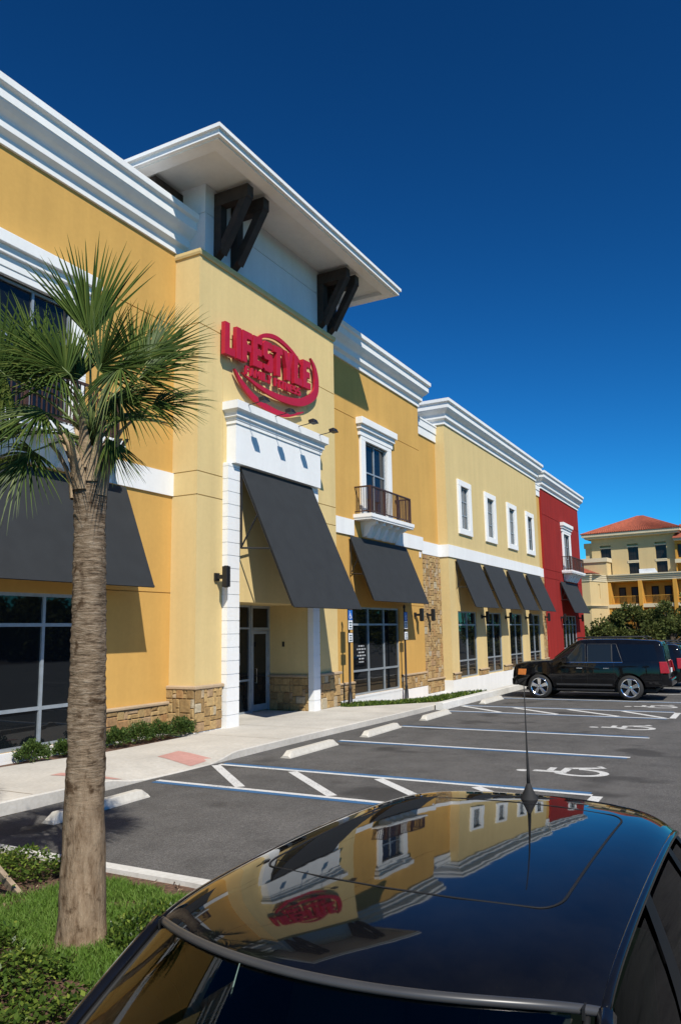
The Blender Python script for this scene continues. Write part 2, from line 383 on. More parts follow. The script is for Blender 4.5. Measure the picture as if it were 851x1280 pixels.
# planting bed left, falling verge right
m = MB(); m.face([(-30, 11.8, 0.10), (14.95, 11.8, 0.10), (14.95, 13.0, 0.10), (-30, 13.0, 0.10)]); struct(m.build('planting_bed', 'mulch'))
def verge_z(x, y):
    drop = 0.10 + 0.72*smoothstep(21.8, 34.5, x)
    return 0.10 - drop*smoothstep(9.6, 12.3, y) - 0.25*smoothstep(27, 33, x)*smoothstep(9.3, 9.9, y)
lerp_ = lambda a, b, t: a+(b-a)*t
rows = []; XR = [21.5+0.5*i for i in range(40)] + [45, 55, 70, 100]
for x in XR: y0 = max(9.22, walk_front(x)+.08 if x < 24.2 else 0); rows.append([(x, lerp_(y0, 13.6, k/11), verge_z(x, lerp_(y0, 13.6, k/11))) for k in range(12)])
m = MB(); m.grid(rows); struct(m.build('verge', 'earth', smooth=True))
# kerbs
m = MB(); ks = [(23.3, 9.02), (25, 9.0), (40, 8.95), (75, 8.95)]
prof = [(0, -0.05), (0.02, 0.20), (0.05, 0.22), (0.27, 0.22), (0.27, -0.6)]
m.grid([[(x, y+a, b) for a, b in prof] for x, y in ks]); m.face([(23.3, 9.02+a, b) for a, b in prof])
struct(m.build('kerb', 'kerb'))

# planted island with its kerb
def island_path(inset=0.0):
    r = 1.35; x1 = KX-inset; y0 = 3.55+inset; pts = [(x1, 9.9)]
    for k in range(0, 11): pts.append((x1, 9.6-(9.6-(y0+r))*k/10))
    for k in range(1, 13):
        a = math.pi/2*k/12; pts.append((x1-r+r*math.cos(a), y0+r-r*math.sin(a)))
    pts.append((-6, y0)); return pts
outer, inner = island_path(0), island_path(0.17)
rows = [[(a[0], a[1], -0.02), (a[0]*.97+b[0]*.03, a[1]*.97+b[1]*.03, 0.125), (a[0]*.85+b[0]*.15, a[1]*.85+b[1]*.15, 0.145), (b[0], b[1], 0.145), (b[0], b[1], 0.05)] for a, b in zip(outer, inner)]
m = MB(); m.grid(rows); struct(m.build('island_kerb', 'kerb'))
m = MB(); m.face([(p[0], p[1], 0.10) for p in island_path(0.14)] + [(-6, 9.9, 0.10)]); struct(m.build('island_soil', 'mulch'))

# ------------------------------------------------------------------ painted markings
def strip(m, a, b, w, z):
    a, b = Vector((*a, 0)), Vector((*b, 0)); d = (b-a).normalized(); n = Vector((-d.y, d.x, 0))*w/2
    k = max(2, int((b-a).length/0.6))
    m.face([(q.x, q.y, z) for q in (a-n, b-n, b+n, a+n)])
mw, mb_ = MB(), MB()
for x, y1, side in ((10.66, 9.42, -1), (12.40, 9.42, 1), (16.16, 8.82, -1), (19.05, 8.62, 1), (23.15, 9.0, -1), (24.80, 8.95, 1), (28.05, 8.7, -1), (31.2, 8.7, 1), (34.3, 8.7, 1), (37.4, 8.7, 1), (40.5, 8.7, 1)):
    strip(mw, (x, 2.48), (x, y1), 0.115, 0.004)
    if x < 29: strip(mb_, (x+side*0.13, 2.52), (x+side*0.13, y1-0.03), 0.14, 0.004)
def hatch(x0, x1, ys, w=0.17):
    for yt, yb in ys: strip(mw, (x1-0.07, yt), (x0+0.07, yb), w, 0.0045)
hatch(10.70, 12.36, [(9.42, 7.76), (7.7, 6.04), (5.98, 4.3), (4.26, 2.6)])
hatch(23.19, 24.76, [(8.9, 7.2), (7.2, 5.5), (5.5, 3.8), (3.9, 2.6)])
for x0, x1 in ((10.6, 12.46), (23.1, 24.86)): strip(mw, (x0+.12, 2.40), (x1-.12, 2.40), 0.17, 0.0042)
for q in range(8): strip(mw, (31.2+3.1*q, -12), (31.2+3.1*q, -6.5), 0.11, 0.004)
struct(mw.build('parking_lines', 'linewhite')); struct(mb_.build('blue_lines', 'lineblue'))
def isa(m, cx, cy, sx, sy, z, f=lambda u, v, z: (u, v, z)):
    """wheelchair symbol in a unit box (0..1 each way), right = +u, up = +v"""
    def P(pts): m.face([f(cx+(u-.5)*sx, cy+(v-.5)*sy, z) for u, v in pts])
    n = 14; pts = []
    P([(0.29+0.085*math.cos(2*math.pi*k/n), 0.92+0.075*math.sin(2*math.pi*k/n)) for k in range(n)])        # head
    P([(0.28, 0.81), (0.42, 0.81), (0.44, 0.44), (0.31, 0.44)])                                         # back
    P([(0.435, 0.68), (0.70, 0.68), (0.70, 0.60), (0.44, 0.60)])                                        # arm
    P([(0.44, 0.52), (0.74, 0.52), (0.72, 0.43), (0.44, 0.43)])                                         # thigh
    P([(0.745, 0.50), (0.94, 0.16), (0.84, 0.13), (0.66, 0.429)])                                       # shin
    P([(0.94, 0.155), (1.02, 0.21), (1.05, 0.15), (0.90, 0.075), (0.85, 0.125)])
    c, ro, ri = (0.42, 0.30), 0.31, 0.21; a0, a1 = R_(118), R_(372)                                     # wheel
    for k in range(18):
        p, q = a0+(a1-a0)*k/18, a0+(a1-a0)*(k+1)/18
        P([(c[0]+ro*math.cos(p), c[1]+ro*math.sin(p)), (c[0]+ro*math.cos(q), c[1]+ro*math.sin(q)), (c[0]+ri*math.cos(q), c[1]+ri*math.sin(q)), (c[0]+ri*math.cos(p), c[1]+ri*math.sin(p))])
ms = MB()
for cx in (14.28, 20.85, 26.45): isa(ms, cx, 3.33, 1.18, 1.55, 0.0048)
struct(ms.build('wheelchair_symbols', 'symbol'))

# wheel stops
def wheel_stop():
    m = MB(); L, w2, h = 1.9, 0.115, 0.13
    prof = [(-w2, 0), (-w2*0.95, 0.03), (-0.062, h), (0.062, h), (w2*0.95, 0.03), (w2, 0)]
    xs = [(-L/2, 0.35), (-L/2+0.13, 1), (-.5, 1), (0, 1), (.5, 1), (L/2-0.13, 1), (L/2, 0.35)]
    m.grid([[(x, y, z*k if z > 0.04 else z*k) for y, z in prof] for x, k in xs])
    m.face([(-L/2, y, z*.35) for y, z in prof]); m.face([(L/2, y, z*.35) for y, z in prof])
    return m.build('wheel_stop', 'stop', bevel=0.008)
ws0 = wheel_stop()
stops = [(8.60, 8.68, 0.02, 'pale concrete wheel stop behind the palm trunk, dappled by frond shadow'),
         (14.50, 8.62, 0.0, 'pale concrete wheel stop just right of the hatched aisle nearest the entrance'),
         (17.82, 8.56, 0.02, 'pale concrete wheel stop between the two long single blue and white lines'),
         (21.45, 8.55, 0.01, 'pale concrete wheel stop left of the far hatched aisle'),
         (26.55, 8.50, -0.02, 'pale concrete wheel stop farthest away, by the nose of the black suv')]
for i, (x, y, a, lab) in enumerate(stops):
    o = ws0 if i == 0 else ws0.copy()
    if i: COL.objects.link(o)
    o.location = (x, y, 0.002); o.rotation_euler = (0, 0, a); o.scale = (1.06 if i else 1, 1, 1)
    tag(o, lab, 'wheel stop', 'concrete wheel stops at the heads of the parking bays')

# ------------------------------------------------------------------ building kit
def panel(m, P0, U, Nn, w, h, holes=()):
    """rectangular wall sheet with real openings. holes: (u0,u1,v0,v1,depth,closed)"""
    P0, U, Nn = Vector(P0), Vector(U), Vector(Nn); Z = Vector((0, 0, 1))
    us = sorted({0, w, *[q for hh in holes for q in hh[:2]]}); vs = sorted({0, h, *[q for hh in holes for q in hh[2:4]]})
    us = [u for u in us if 0 <= u <= w]; vs = [v for v in vs if 0 <= v <= h]
    P = lambda u, v, d=0: P0 + U*u + Z*v - Nn*d
    for a, b in zip(us, us[1:]):
        for c, d in zip(vs, vs[1:]):
            um, vm = (a+b)/2, (c+d)/2
            if any(x[0] < um < x[1] and x[2] < vm < x[3] for x in holes): continue
            m.face([P(a, c), P(b, c), P(b, d), P(a, d)])
    for (a, b, c, d, dep, closed) in holes:
        a, b, c, d = max(a, 0), min(b, w), max(c, 0), min(d, h)
        m.face([P(a, c), P(a, c, dep), P(b, c, dep), P(b, c)]); m.face([P(a, d), P(b, d), P(b, d, dep), P(a, d, dep)])
        if a > 0: m.face([P(a, c), P(a, d), P(a, d, dep), P(a, c, dep)])
        if b < w: m.face([P(b, c), P(b, c, dep), P(b, d, dep), P(b, d)])
        if closed: m.face([P(a, c, dep), P(b, c, dep), P(b, d, dep), P(a, d, dep)])
def groove(z, z0, w, t=0.026): return (0, w, z-z0-t/2, z-z0+t/2, 0.03, True)
def sweep(m, prof, path, closed=False):
    """prof (projection, z); path of (x, y) walked with the outside on its right"""
    n = len(path); rows = []
    for i, p in enumerate(path):
        p = Vector(p)
        a = Vector(path[(i-1) % n]) if (i > 0 or closed) else None
        b = Vector(path[(i+1) % n]) if (i < n-1 or closed) else None
        d0 = (p-a).normalized() if a is not None else (b-p).normalized()
        d1 = (b-p).normalized() if b is not None else d0
        n0, n1 = Vector((d0.y, -d0.x)), Vector((d1.y, -d1.x)); mi = (n0+n1).normalized()
        k = 1/max(0.3, mi.dot(n0))
        rows.append([(p.x+mi.x*k*pr, p.y+mi.y*k*pr, z) for pr, z in prof])
    if closed: rows.append(rows[0])
    m.grid(rows)
CORN = [(0.0, 0.0), (0.06, 0.0), (0.06, 0.19), (0.07, 0.20), (0.17, 0.265), (0.18, 0.275), (0.185, 0.47), (0.20, 0.50), (0.22, 0.525), (0.31, 0.60), (0.385, 0.685), (0.40, 0.715),
        (0.41, 0.72), (0.41, 0.95), (0.42, 0.965), (0.49, 1.0), (0.50, 1.015), (0.50, 1.17), (0.0, 1.19), (-0.35, 1.19), (-0.35, 0.0)]
def cornice(par, path, z=12.48):
    m = MB(); sweep(m, [(a, z+b) for a, b in CORN], path); return m.build('cornice', 'white', par)
def stone_wall(par, P0, U, Nn, w, h, cell=0.11, seed=1, name='stone_cladding'):
    """irregular ashlar: rectangles of cells, each block standing out by its own small amount"""
    r = random.Random(seed); P0, U, Nn = Vector(P0), Vector(U), Vector(Nn); Z = Vector((0, 0, 1))
    nx, ny = max(1, round(w/cell)), max(1, round(h/cell)); cx, cz = w/nx, h/ny
    used = [[False]*nx for _ in range(ny)]; m = MB()
    P = lambda u, v, d: P0+U*u+Z*v+Nn*d
    for j in range(ny):
        for i in range(nx):
            if used[j][i]: continue
            bw, bh = r.choice([(2, 1), (2, 2), (3, 2), (2, 2), (2, 2), (1, 1), (2, 3), (3, 2), (1, 2), (3, 3)])
            while bw > 1 and (i+bw > nx or any(used[j][i+k] for k in range(bw))): bw -= 1
            bh = min(bh, ny-j)
            for a in range(bh):
                for b in range(bw): used[j+a][i+b] = True
            g = 0.0055; d = 0.022+r.random()*0.018; u0, u1, v0, v1 = i*cx+g, (i+bw)*cx-g, j*cz+g, (j+bh)*cz-g
            e = 0.018; t = r.random()
            J = lambda: r.uniform(-.006, .006)
            A = [P(u0+J(), v0+J(), 0.002), P(u1+J(), v0+J(), 0.002), P(u1+J(), v1+J(), 0.002), P(u0+J(), v1+J(), 0.002)]
            B = [P(u0+e, v0+e, d+J()), P(u1-e, v0+e, d+J()), P(u1-e, v1-e, d+J()), P(u0+e, v1-e, d+J())]
            m.face(B, t)
            for k in range(4): m.face([A[k], A[(k+1) % 4], B[(k+1) % 4], B[k]], t)
    o = m.build(name, 'stone', par, normals=False)
    mm = MB(); mm.face([P(0, 0, 0), P(w, 0, 0), P(w, h, 0), P(0, h, 0)]); mm.build('mortar_bed', 'mortar', o)
    return o
def ledge(par, path, z, h=0.09, pr=0.10):
    m = MB(); sweep(m, [(0.0, z-h), (pr-0.03, z-h), (pr, z-h+0.02), (pr, z-0.02), (pr-0.02, z), (0.0, z+0.005)], path)
    return m.build('stone_ledge', 'ledge', par)
def window(par, x0, x1, z0, z1, yg, vx, hz, fw=0.055, name='window', glass='glass', seed=0):
    """aluminium frame with mullions at vx, transoms at hz; pane a sub-part"""
    m = MB(); d0, d1 = yg-0.045, yg+0.03
    m.box(x0, x0+fw, d0, d1, z0, z1); m.box(x1-fw, x1, d0, d1, z0, z1)
    m.box(x0+fw, x1-fw, d0, d1, z0, z0+fw); m.box(x0+fw, x1-fw, d0, d1, z1-fw, z1)
    xs = [x0+fw]+[q for v in vx for q in (v-fw/2, v+fw/2)]+[x1-fw]
    for v in vx: m.box(v-fw/2, v+fw/2, d0, d1, z0+fw, z1-fw)
    for a, b in zip(xs[::2], xs[1::2]):
        for h in hz: m.box(a, b, d0+0.004, d1, h-fw/2, h+fw/2)
    o = m.build(name, 'alum', par)
    r = random.Random(int(x0*100)+seed); mg = MB(); zs = [z0]+list(hz)+[z1]; vx2 = [x0]+list(vx)+[x1]
    for a, b in zip(vx2, vx2[1:]):
        for c, d in zip(zs, zs[1:]):
            t1, t2 = r.uniform(-.004, .004), r.uniform(-.004, .004); e = 0.012
            mg.face([(a+e, yg+t1, c+e), (b-e, yg+t2, c+e), (b-e, yg+t2+t1, d-e), (a+e, yg-t1, d-e)])
    mg.build('pane', glass, o)
    return o
def trim_window(par, x0, x1, z0, z1, yw, tw=0.4, dep=0.09):
    """plain white surround round a hole x0..x1, z0..z1 (outer size)"""
    m = MB(); y0, y1 = yw-dep, yw+0.1
    m.box(x0, x0+tw, y0, y1, z0+tw*.75, z1-tw*.75); m.box(x1-tw, x1, y0, y1, z0+tw*.75, z1-tw*.75)
    m.box(x0, x1, y0-.004, y1, z1-tw*.75, z1); m.box(x0, x1, y0-.004, y1, z0, z0+tw*.75)
    return m.build('window_surround', 'white', par, bevel=0.012)
def awning(par, x0, x1, yw, zt, zb, out, mat='awning'):
    m = MB(); n = Vector((0, -(zt-zb), -out)).normalized()*0.012
    a, b = Vector((x0, yw-0.05, zt)), Vector((x0, yw-out, zb)); c, d = Vector((x1, yw-out, zb)), Vector((x1, yw-0.05, zt))
    rows = []; K = 12; J = 10
    def cloth(u, v): return (0.006*noise.noise(Vector((u*3+x0, v*3, x0)))+.004*math.sin(math.pi*v))*min(1, 6*u, 6*(1-u))
    nn = Vector((0, (zt-zb), -(out-0.05)))
    nrm = Vector((0, -(zt-zb), (out-0.05)*1.0)).normalized()
    for s in (0.012, -0.012):
        rows = []
        for j in range(J+1):
            v = j/J
            rows.append([(a.lerp(b, v)).lerp(d.lerp(c, v), k/K) + nrm*(s-cloth(k/K, v)) for k in range(K+1)])
        m.grid(rows)
    for p, q in ((a, b), (b, c), (c, d), (d, a)): m.face([p+nrm*.012, q+nrm*.012, q-nrm*.012, p-nrm*.012])
    o = m.build('awning', mat, par)
    h_ = MB(); hb = 0.05
    for s_ in (1, -1): h_.bar(b+nrm*.014*s_+Vector((0, 0, .012)), c+nrm*.014*s_+Vector((0, 0, .012)), .055, .006, nrm)
    h_.build('awning_hem', mat, o)
    f = MB(); r = 0.02 if zt-zb < 3 else 0.03
    xs = [x0+0.04, x1-0.04] if x1-x0 < 3.8 else [x0+0.04, (x0+x1)/2, x1-0.04]
    for x in xs:
        f.tube([(x, yw-0.045, zt-0.14), (x, yw-out+0.06, zb+0.03)], r, 6); f.tube([(x, yw-0.06, zt-0.06), (x, yw-0.06, zb+0.55*0+ (zt-zb)*0.42)], r, 6)
        f.tube([(x, yw-0.05, zb+(zt-zb)*0.42), (x, yw-out*0.62, zb+(zt-zb)*0.40)], r, 6)
        f.tube([(x, yw-0.05, zb+(zt-zb)*0.42), (x, yw-out*0.36, zb+(zt-zb)*0.66)], r*.8, 6)
    f.tube([(x0+.04, yw-out+.03, zb+.03), (x1-.04, yw-out+.03, zb+.03)], r, 6)
    f.build('awning_frame', 'black', o); return o
def wall_lamp(par, x, yw, z):
    m = MB(); m.box(x-0.075, x+0.075, yw-0.40, yw-0.25, z-0.26, z+0.26)
    m.tube([(x, yw-0.325, z+0.26), (x, yw-0.325, z+0.275)], 0.06, 12); m.tube([(x, yw-0.325, z-0.275), (x, yw-0.325, z-0.26)], 0.06, 12)
    o = m.build('wall_lamp', 'black', par, bevel=0.008)
    b = MB(); b.box(x-0.085, x+0.085, yw-0.06, yw, z-0.10, z+0.10); b.box(x-0.04, x+0.04, yw-0.25, yw-0.06, z-0.05, z+0.05); b.build('lamp_arm', 'black', o)
def head(par, x0, x1, z0, yw):
    """three-step white window head"""
    m = MB(); z = z0
    for h, p, e in ((0.24, 0.11, 0.14), (0.17, 0.19, 0.07), (0.26, 0.28, 0.0)):
        m.box(x0+e, x1-e, yw-p, yw+0.05, z, z+h); z += h
    return m.build('window_head', 'white', par, bevel=0.012)
def balcony(par, x0, x1, yw, mats=('rail',)):
    yf = yw-0.76; m = MB()
    sweep(m, [(-.02, 6.52), (-.04, 6.54), (-.03, 6.60), (0.0, 6.62), (0.0, 6.75), (-.75, 6.75)], [(x0, yw), (x0, yf), (x1, yf), (x1, yw)])
    m.face([(x0+.01, yf+.01, 6.535), (x1-.01, yf+.01, 6.535), (x1-.01, yw, 6.535), (x0+.01, yw, 6.535)])
    m.face([(x0+.1, yf+.1, 6.745), (x1-.1, yf+.1, 6.745), (x1-.1, yw, 6.745), (x0+.1, yw, 6.745)])
    a, b = x0+0.55, x1-0.55                                     # tapering console under the slab
    m.hexa([(a+.15, yw-.10, 5.97), (b-.15, yw-.10, 5.97), (b-.15, yw, 5.97), (a+.15, yw, 5.97), (a, yw-.30, 6.53), (b, yw-.30, 6.53), (b, yw, 6.53), (a, yw, 6.53)])
    o = m.build('balcony', 'white', par)
    for k in range(5):
        x = a+0.12+(b-a-0.24)*k/4; c = MB()
        poly = [(yw-.12, 6.05), (yw-.13, 5.96), (yw-.22, 5.98), (yw-.36, 6.16), (yw-.46, 6.34), (yw-.64, 6.42), (yw-.66, 6.53), (yw-.2, 6.53)]
        c.prism(poly, lambda u, v, d: (d, u, v), x-0.09, x+0.09); c.build('corbel', 'white', o)
    r = MB(); xa, xb, ya = x0+0.16, x1-0.16, yf+0.12; zt, zl = 7.78, 6.86
    def run(p, q, n):
        p, q = Vector(p), Vector(q)
        for k in range(1, n): 
            s = p.lerp(q, k/n); r.box(s.x-.011, s.x+.011, s.y-.011, s.y+.011, zl, zt-.02)
    r.bar((xa-.03, ya, zt), (xb+.03, ya, zt), 0.07, 0.05); r.bar((xa, ya, zl), (xb, ya, zl), 0.045, 0.04)
    for x in (xa, xb): r.bar((x, ya+.036, zt), (x, yw, zt), 0.07, 0.05); r.bar((x, ya+.024, zl), (x, yw, zl), 0.045, 0.04)
    for x in (xa, xb, xa+(xb-xa)*.33, xa+(xb-xa)*.67): r.box(x-.036, x+.036, ya-.037, ya+.036, 6.745, zt-.026)
    run((xa, ya, 0), (xb, ya, 0), 30); run((xa, ya, 0), (xa, yw, 0), 7); run((xb, ya, 0), (xb, yw, 0), 7)
    r.build('railing', 'rail', o); return o
def band(par, path, z0=5.94, z1=6.53, pr=0.05):
    m = MB(); sweep(m, [(0, z0), (pr, z0), (pr, z1), (0, z1)], path); return m.build('belt_course', 'white', par)

# ------------------------------------------------------------------ the fitness club: tower and two orange bays
YT, YO, XC, XT = 12.10, 12.93, 14.93, 22.10
club = thing('club_building', 'orange fitness club with tall pale yellow entrance tower and overhanging white eave', 'building', (18.5, 12.1, 0))
ZC = 12.42
# tower walls
m = MB(); hl = [groove(z, 0, XT-XC) for z in (10.42, 6.53, 5.93)]
ENT = (16.5-XC, 20.3-XC, 0, 3.30, 0.02, False)
segs = [groove(6.53, 0, 1), groove(5.93, 0, 1)]
panel(m, (XC, YT, -0.1), (1, 0, 0), (0, -1, 0), XT-XC, ZC+0.1, [(0, 1.2, 6.63-.013, 6.63+.013, .03, True), (0, 1.2, 6.03-.013, 6.03+.013, .03, True), (0, XT-XC, 10.52-.013, 10.52+.013, .03, True),
      (XT-XC-1.4, XT-XC, 6.63-.013, 6.63+.013, .03, True), (XT-XC-1.4, XT-XC, 6.03-.013, 6.03+.013, .03, True), (1.02, 1.032, 6.7, 10.4, .012, True), (5.4, 5.412, 8.8, 10.4, .012, True),
      (16.5-XC, 20.3-XC, 0, 3.40, 0.25, False)])
panel(m, (XC, 17.0, -0.1), (0, -1, 0), (-1, 0, 0), 17.0-YT, ZC+0.1, [groove(z+.1, 0, 17.0-YT) for z in (10.42, 6.53, 5.93)])
panel(m, (XT, YT, -0.1), (0, 1, 0), (1, 0, 0), 5.0, ZC+0.1)
m.build('tower_wall', 'yellow', club)
m = MB(); sweep(m, [(0, ZC-.12), (0.04, ZC-.12), (0.06, ZC-.06), (0.06, ZC+.02), (0.0, ZC+.04), (-.4, ZC+.04)], [(XC, 17.0), (XC, YT), (XT, YT), (XT, 17.0)]); m.build('tower_cap', 'yellow', club)
# recess behind the entrance opening
m = MB()
m.face([(16.5, YT+.25, -.1), (16.5, 13.6, -.1), (16.5, 13.6, 3.3), (16.5, YT+.25, 3.3)]); m.face([(20.3, YT+.25, -.1), (20.3, 13.6, -.1), (20.3, 13.6, 3.3), (20.3, YT+.25, 3.3)])
m.face([(16.5, YT+.25, 3.3), (20.3, YT+.25, 3.3), (20.3, 13.6, 3.3), (16.5, 13.6, 3.3)]); m.face([(16.5, 13.66, -.1), (20.3, 13.66, -.1), (20.3, 13.66, 3.3), (16.5, 13.66, 3.3)])
m.build('porch_wall', 'yellow', club)
stone_wall(club, (20.3-.002, 13.58, 0.14), (0, -1, 0), (-1, 0, 0), 13.58-12.13, 0.98, seed=5)
ledge(club, [(20.298, 13.58), (20.298, 12.13)], 1.21, 0.08, 0.09)
tmp = MB(); tmp.box(20.285, 20.3, 12.98, 13.06, 2.05, 2.2); tmp.build('call_box', 'black', club)
# door and storefront at the back of the porch
window(club, 16.5, 19.28, 0.15, 3.3, 13.58, (17.4, 18.32), (2.62, 1.1), name='storefront_window')
m = MB(); yD = 13.56
m.box(19.285, 19.37, yD-.05, yD+.05, .15, 3.3); m.box(20.22, 20.297, yD-.05, yD+.05, .15, 3.3); m.box(19.37, 20.22, yD-.05, yD+.05, 3.22, 3.3); m.box(19.37, 20.22, yD-.052, yD+.05, 2.55, 2.64)
dr = m.build('entrance_door', 'alum', club)
m = MB()
m.box(19.38, 19.46, yD-.02, yD+.02, .18, 2.54); m.box(20.13, 20.21, yD-.02, yD+.02, .18, 2.54); m.box(19.46, 20.13, yD-.02, yD+.02, .18, .36); m.box(19.46, 20.13, yD-.02, yD+.02, 2.45, 2.54)
m.build('door_leaf', 'alum', dr)
m = MB(); m.box(19.46, 20.13, yD-.004, yD+.004, .36, 2.45); m.box(19.37, 20.22, yD-.004, yD+.004, 2.64, 3.22); m.build('pane', 'glass', dr)
m = MB(); m.tube([(19.52, yD-.03, 1.0), (19.52, yD-.09, 1.0), (19.52, yD-.09, 1.42), (19.52, yD-.03, 1.42)], .016, 8); m.build('handle', 'chrome', dr)
m = MB(); m.box(18.45, 18.72, yD-.052, yD-.048, 1.55, 1.9); m.build('door_notice', 'lettering', club)
# white rusticated pilasters
for x0, x1, yi in ((15.98, 16.5, .26), (20.27, 20.66, .02)):
    m = MB(); z = 0.13; k = 0
    while z < 6.9:
        z1 = min(z+0.335, 6.92); m.box(x0, x1, YT-.17, YT+yi if z < 3.1 else YT+min(.05, yi), z, z1-.018); m.box(x0+.012, x1-.012, YT-.158, YT+min(.04, yi-.004), z1-.018, z1); z = z1
    m.build('pilaster', 'white', club)
# white lintel over the entrance
m = MB(); lx0, lx1, yl = 16.02, 20.72, YT-.42
m.box(lx0+.12, lx1-.12, yl+.12, YT+.04, 6.92, 8.02)
sweep(m, [(0, 7.98), (.03, 7.98), (.03, 8.06), (.05, 8.08), (.05, 8.13), (.10, 8.16), (.10, 8.27), (.14, 8.31), (.20, 8.34), (.20, 8.56), (0, 8.58), (-.3, 8.58)], [(lx0+.12, YT+.03), (lx0+.12, yl+.12), (lx1-.12, yl+.12), (lx1-.12, YT+.03)])
m.face([(lx0+.1, yl+.1, 8.575), (lx1-.1, yl+.1, 8.575), (lx1-.1, YT, 8.575), (lx0+.1, YT, 8.575)])
m.build('entrance_lintel', 'white', club)
# floodlights standing out from the lintel
for x in (16.42, 17.72, 18.98, 20.2):
    f = MB(); f.tube([(x, yl+.1, 8.5), (x, yl-.52, 8.56)], .013, 8); f.box(x-.03, x+.03, yl+.05, yl+.10, 8.44, 8.57); fo = f.build('floodlight', 'black', club)
    h_ = MB(); c = Vector((x, yl-.60, 8.60)); h_.hexa([c+Vector(q) for q in ((-.13, -.10, -.06), (.13, -.10, -.06), (.13, .10, -.07), (-.13, .10, -.07), (-.11, -.04, .06), (.11, -.04, .06), (.13, .12, .03), (-.13, .12, .03))])
    h_.build('lamp_head', 'black', fo, bevel=0.01)
awning(club, 16.52, 20.24, YT-.12, 6.90, 3.12, 1.70)
# tower stone foot
stone_wall(club, (XC-.05, YT-.05, 0.17), (1, 0, 0), (0, -1, 0), 16.02-XC-.05, 1.0, seed=11)
stone_wall(club, (XC-.05, 12.93, 0.17), (0, -1, 0), (-1, 0, 0), 12.97-YT, 1.0, seed=12)
stone_wall(club, (20.67, YT-.05, 0.14), (1, 0, 0), (0, -1, 0), XT-20.67, 1.0, seed=13)
ledge(club, [(XC, 12.93), (XC, YT), (15.97, YT)], 1.25); ledge(club, [(20.65, YT), (XT, YT), (XT, YO)], 1.22)
m = MB(); sweep(m, [(0, .12), (.05, .12), (.05, .17), (0, .17)], [(XC, 12.93), (XC, YT), (15.97, YT)]); m.build('base_strip', 'white', club); m = MB(); m.box(20.66, XT+.05, YT-.07, YT-.001, 0.0, .14); m.build('base_strip', 'white', club)
wall_lamp(club, 15.72, YT, 3.9)
# attic and overhanging eave
AX0, AX1, AY, ZS = 15.26, 22.15, 12.2, 14.47
m = MB(); 
panel(m, (AX0, AY, ZC), (1, 0, 0), (0, -1, 0), AX1-AX0, ZS-ZC+.05, [(0, AX1-AX0, 1.25, 1.275, .02, True)])
panel(m, (AX0, 16.5, ZC), (0, -1, 0), (-1, 0, 0), 16.5-AY, ZS-ZC+.05, [(0, 4.3, 1.25, 1.275, .02, True)])
panel(m, (AX1, AY, ZC), (0, 1, 0), (1, 0, 0), 4.3, ZS-ZC+.05); panel(m, (AX1, 16.5, ZC), (-1, 0, 0), (0, 1, 0), AX1-AX0, ZS-ZC+.05)
m.build('attic_wall', 'attic', club)
ex0, ex1, ey0, ey1 = 13.64, 24.2, 10.52, 18.1
path = [(ex0, ey1), (ex0, ey0), (ex1, ey0), (ex1, ey1)]
m = MB(); sweep(m, [(-.46, 14.52), (-.46, 14.385), (-.10, 14.385), (-.10, 14.42), (0, 14.42), (0, 14.56), (.07, 14.57), (.07, 14.67), (0.0, 14.70)], path, True)
m.face([(ex0-.0, ey0, 14.70), (ex1, ey0, 14.70), (20, 14.3, 16.2), (17.5, 14.3, 16.2)]); m.face([(ex1, ey0, 14.7), (ex1, ey1, 14.7), (20, 14.3, 16.2)])
m.face([(ex1, ey1, 14.7), (ex0, ey1, 14.7), (17.5, 14.3, 16.2), (20, 14.3, 16.2)]); m.face([(ex0, ey1, 14.7), (ex0, ey0, 14.7), (17.5, 14.3, 16.2)])
ev = m.build('eave', 'white', club)
m = MB(); m.face([(ex0+.46, ey0+.46, 14.515), (ex1-.46, ey0+.46, 14.515), (ex1-.46, ey1-.46, 14.515), (ex0+.46, ey1-.46, 14.515)]); m.build('soffit', 'soffit', ev)
def bracket(kx, ky, dx, dy, wdt=0.28):
    """knee brace standing out along (dx,dy) from wall point (kx,ky)"""
    U = Vector((dx, dy, 0)); S = Vector((-dy, dx, 0)); m = MB()
    def P(u, v): 
        return lambda d: Vector((kx, ky, 0))+U*u+S*d+Vector((0, 0, v))
    f = lambda u, v, d: Vector((kx, ky, 0))+U*u+S*d+Vector((0, 0, v))
    a, b = -wdt/2, wdt/2
    m.prism([(0.002, 12.50), (0.24, 12.72), (0.24, 14.0), (0.002, 14.0)], f, a, b)
    m.prism([(0.002, 14.0), (1.06, 14.0), (1.12, 14.06), (1.12, 14.38), (0.002, 14.38)], f, a+.004, b-.004)
    m.prism([(1.08, 13.998), (0.82, 13.998), (0.242, 12.98), (0.242, 12.60)], f, a+.01, b-.01)
    return m.build('eave_bracket', 'wood', club, bevel=0.012)
for x in (15.76, 16.52, 21.34, 21.98): bracket(x, AY, 0, -1)
for y in (13.1, 14.0): bracket(AX0, y, -1, 0)

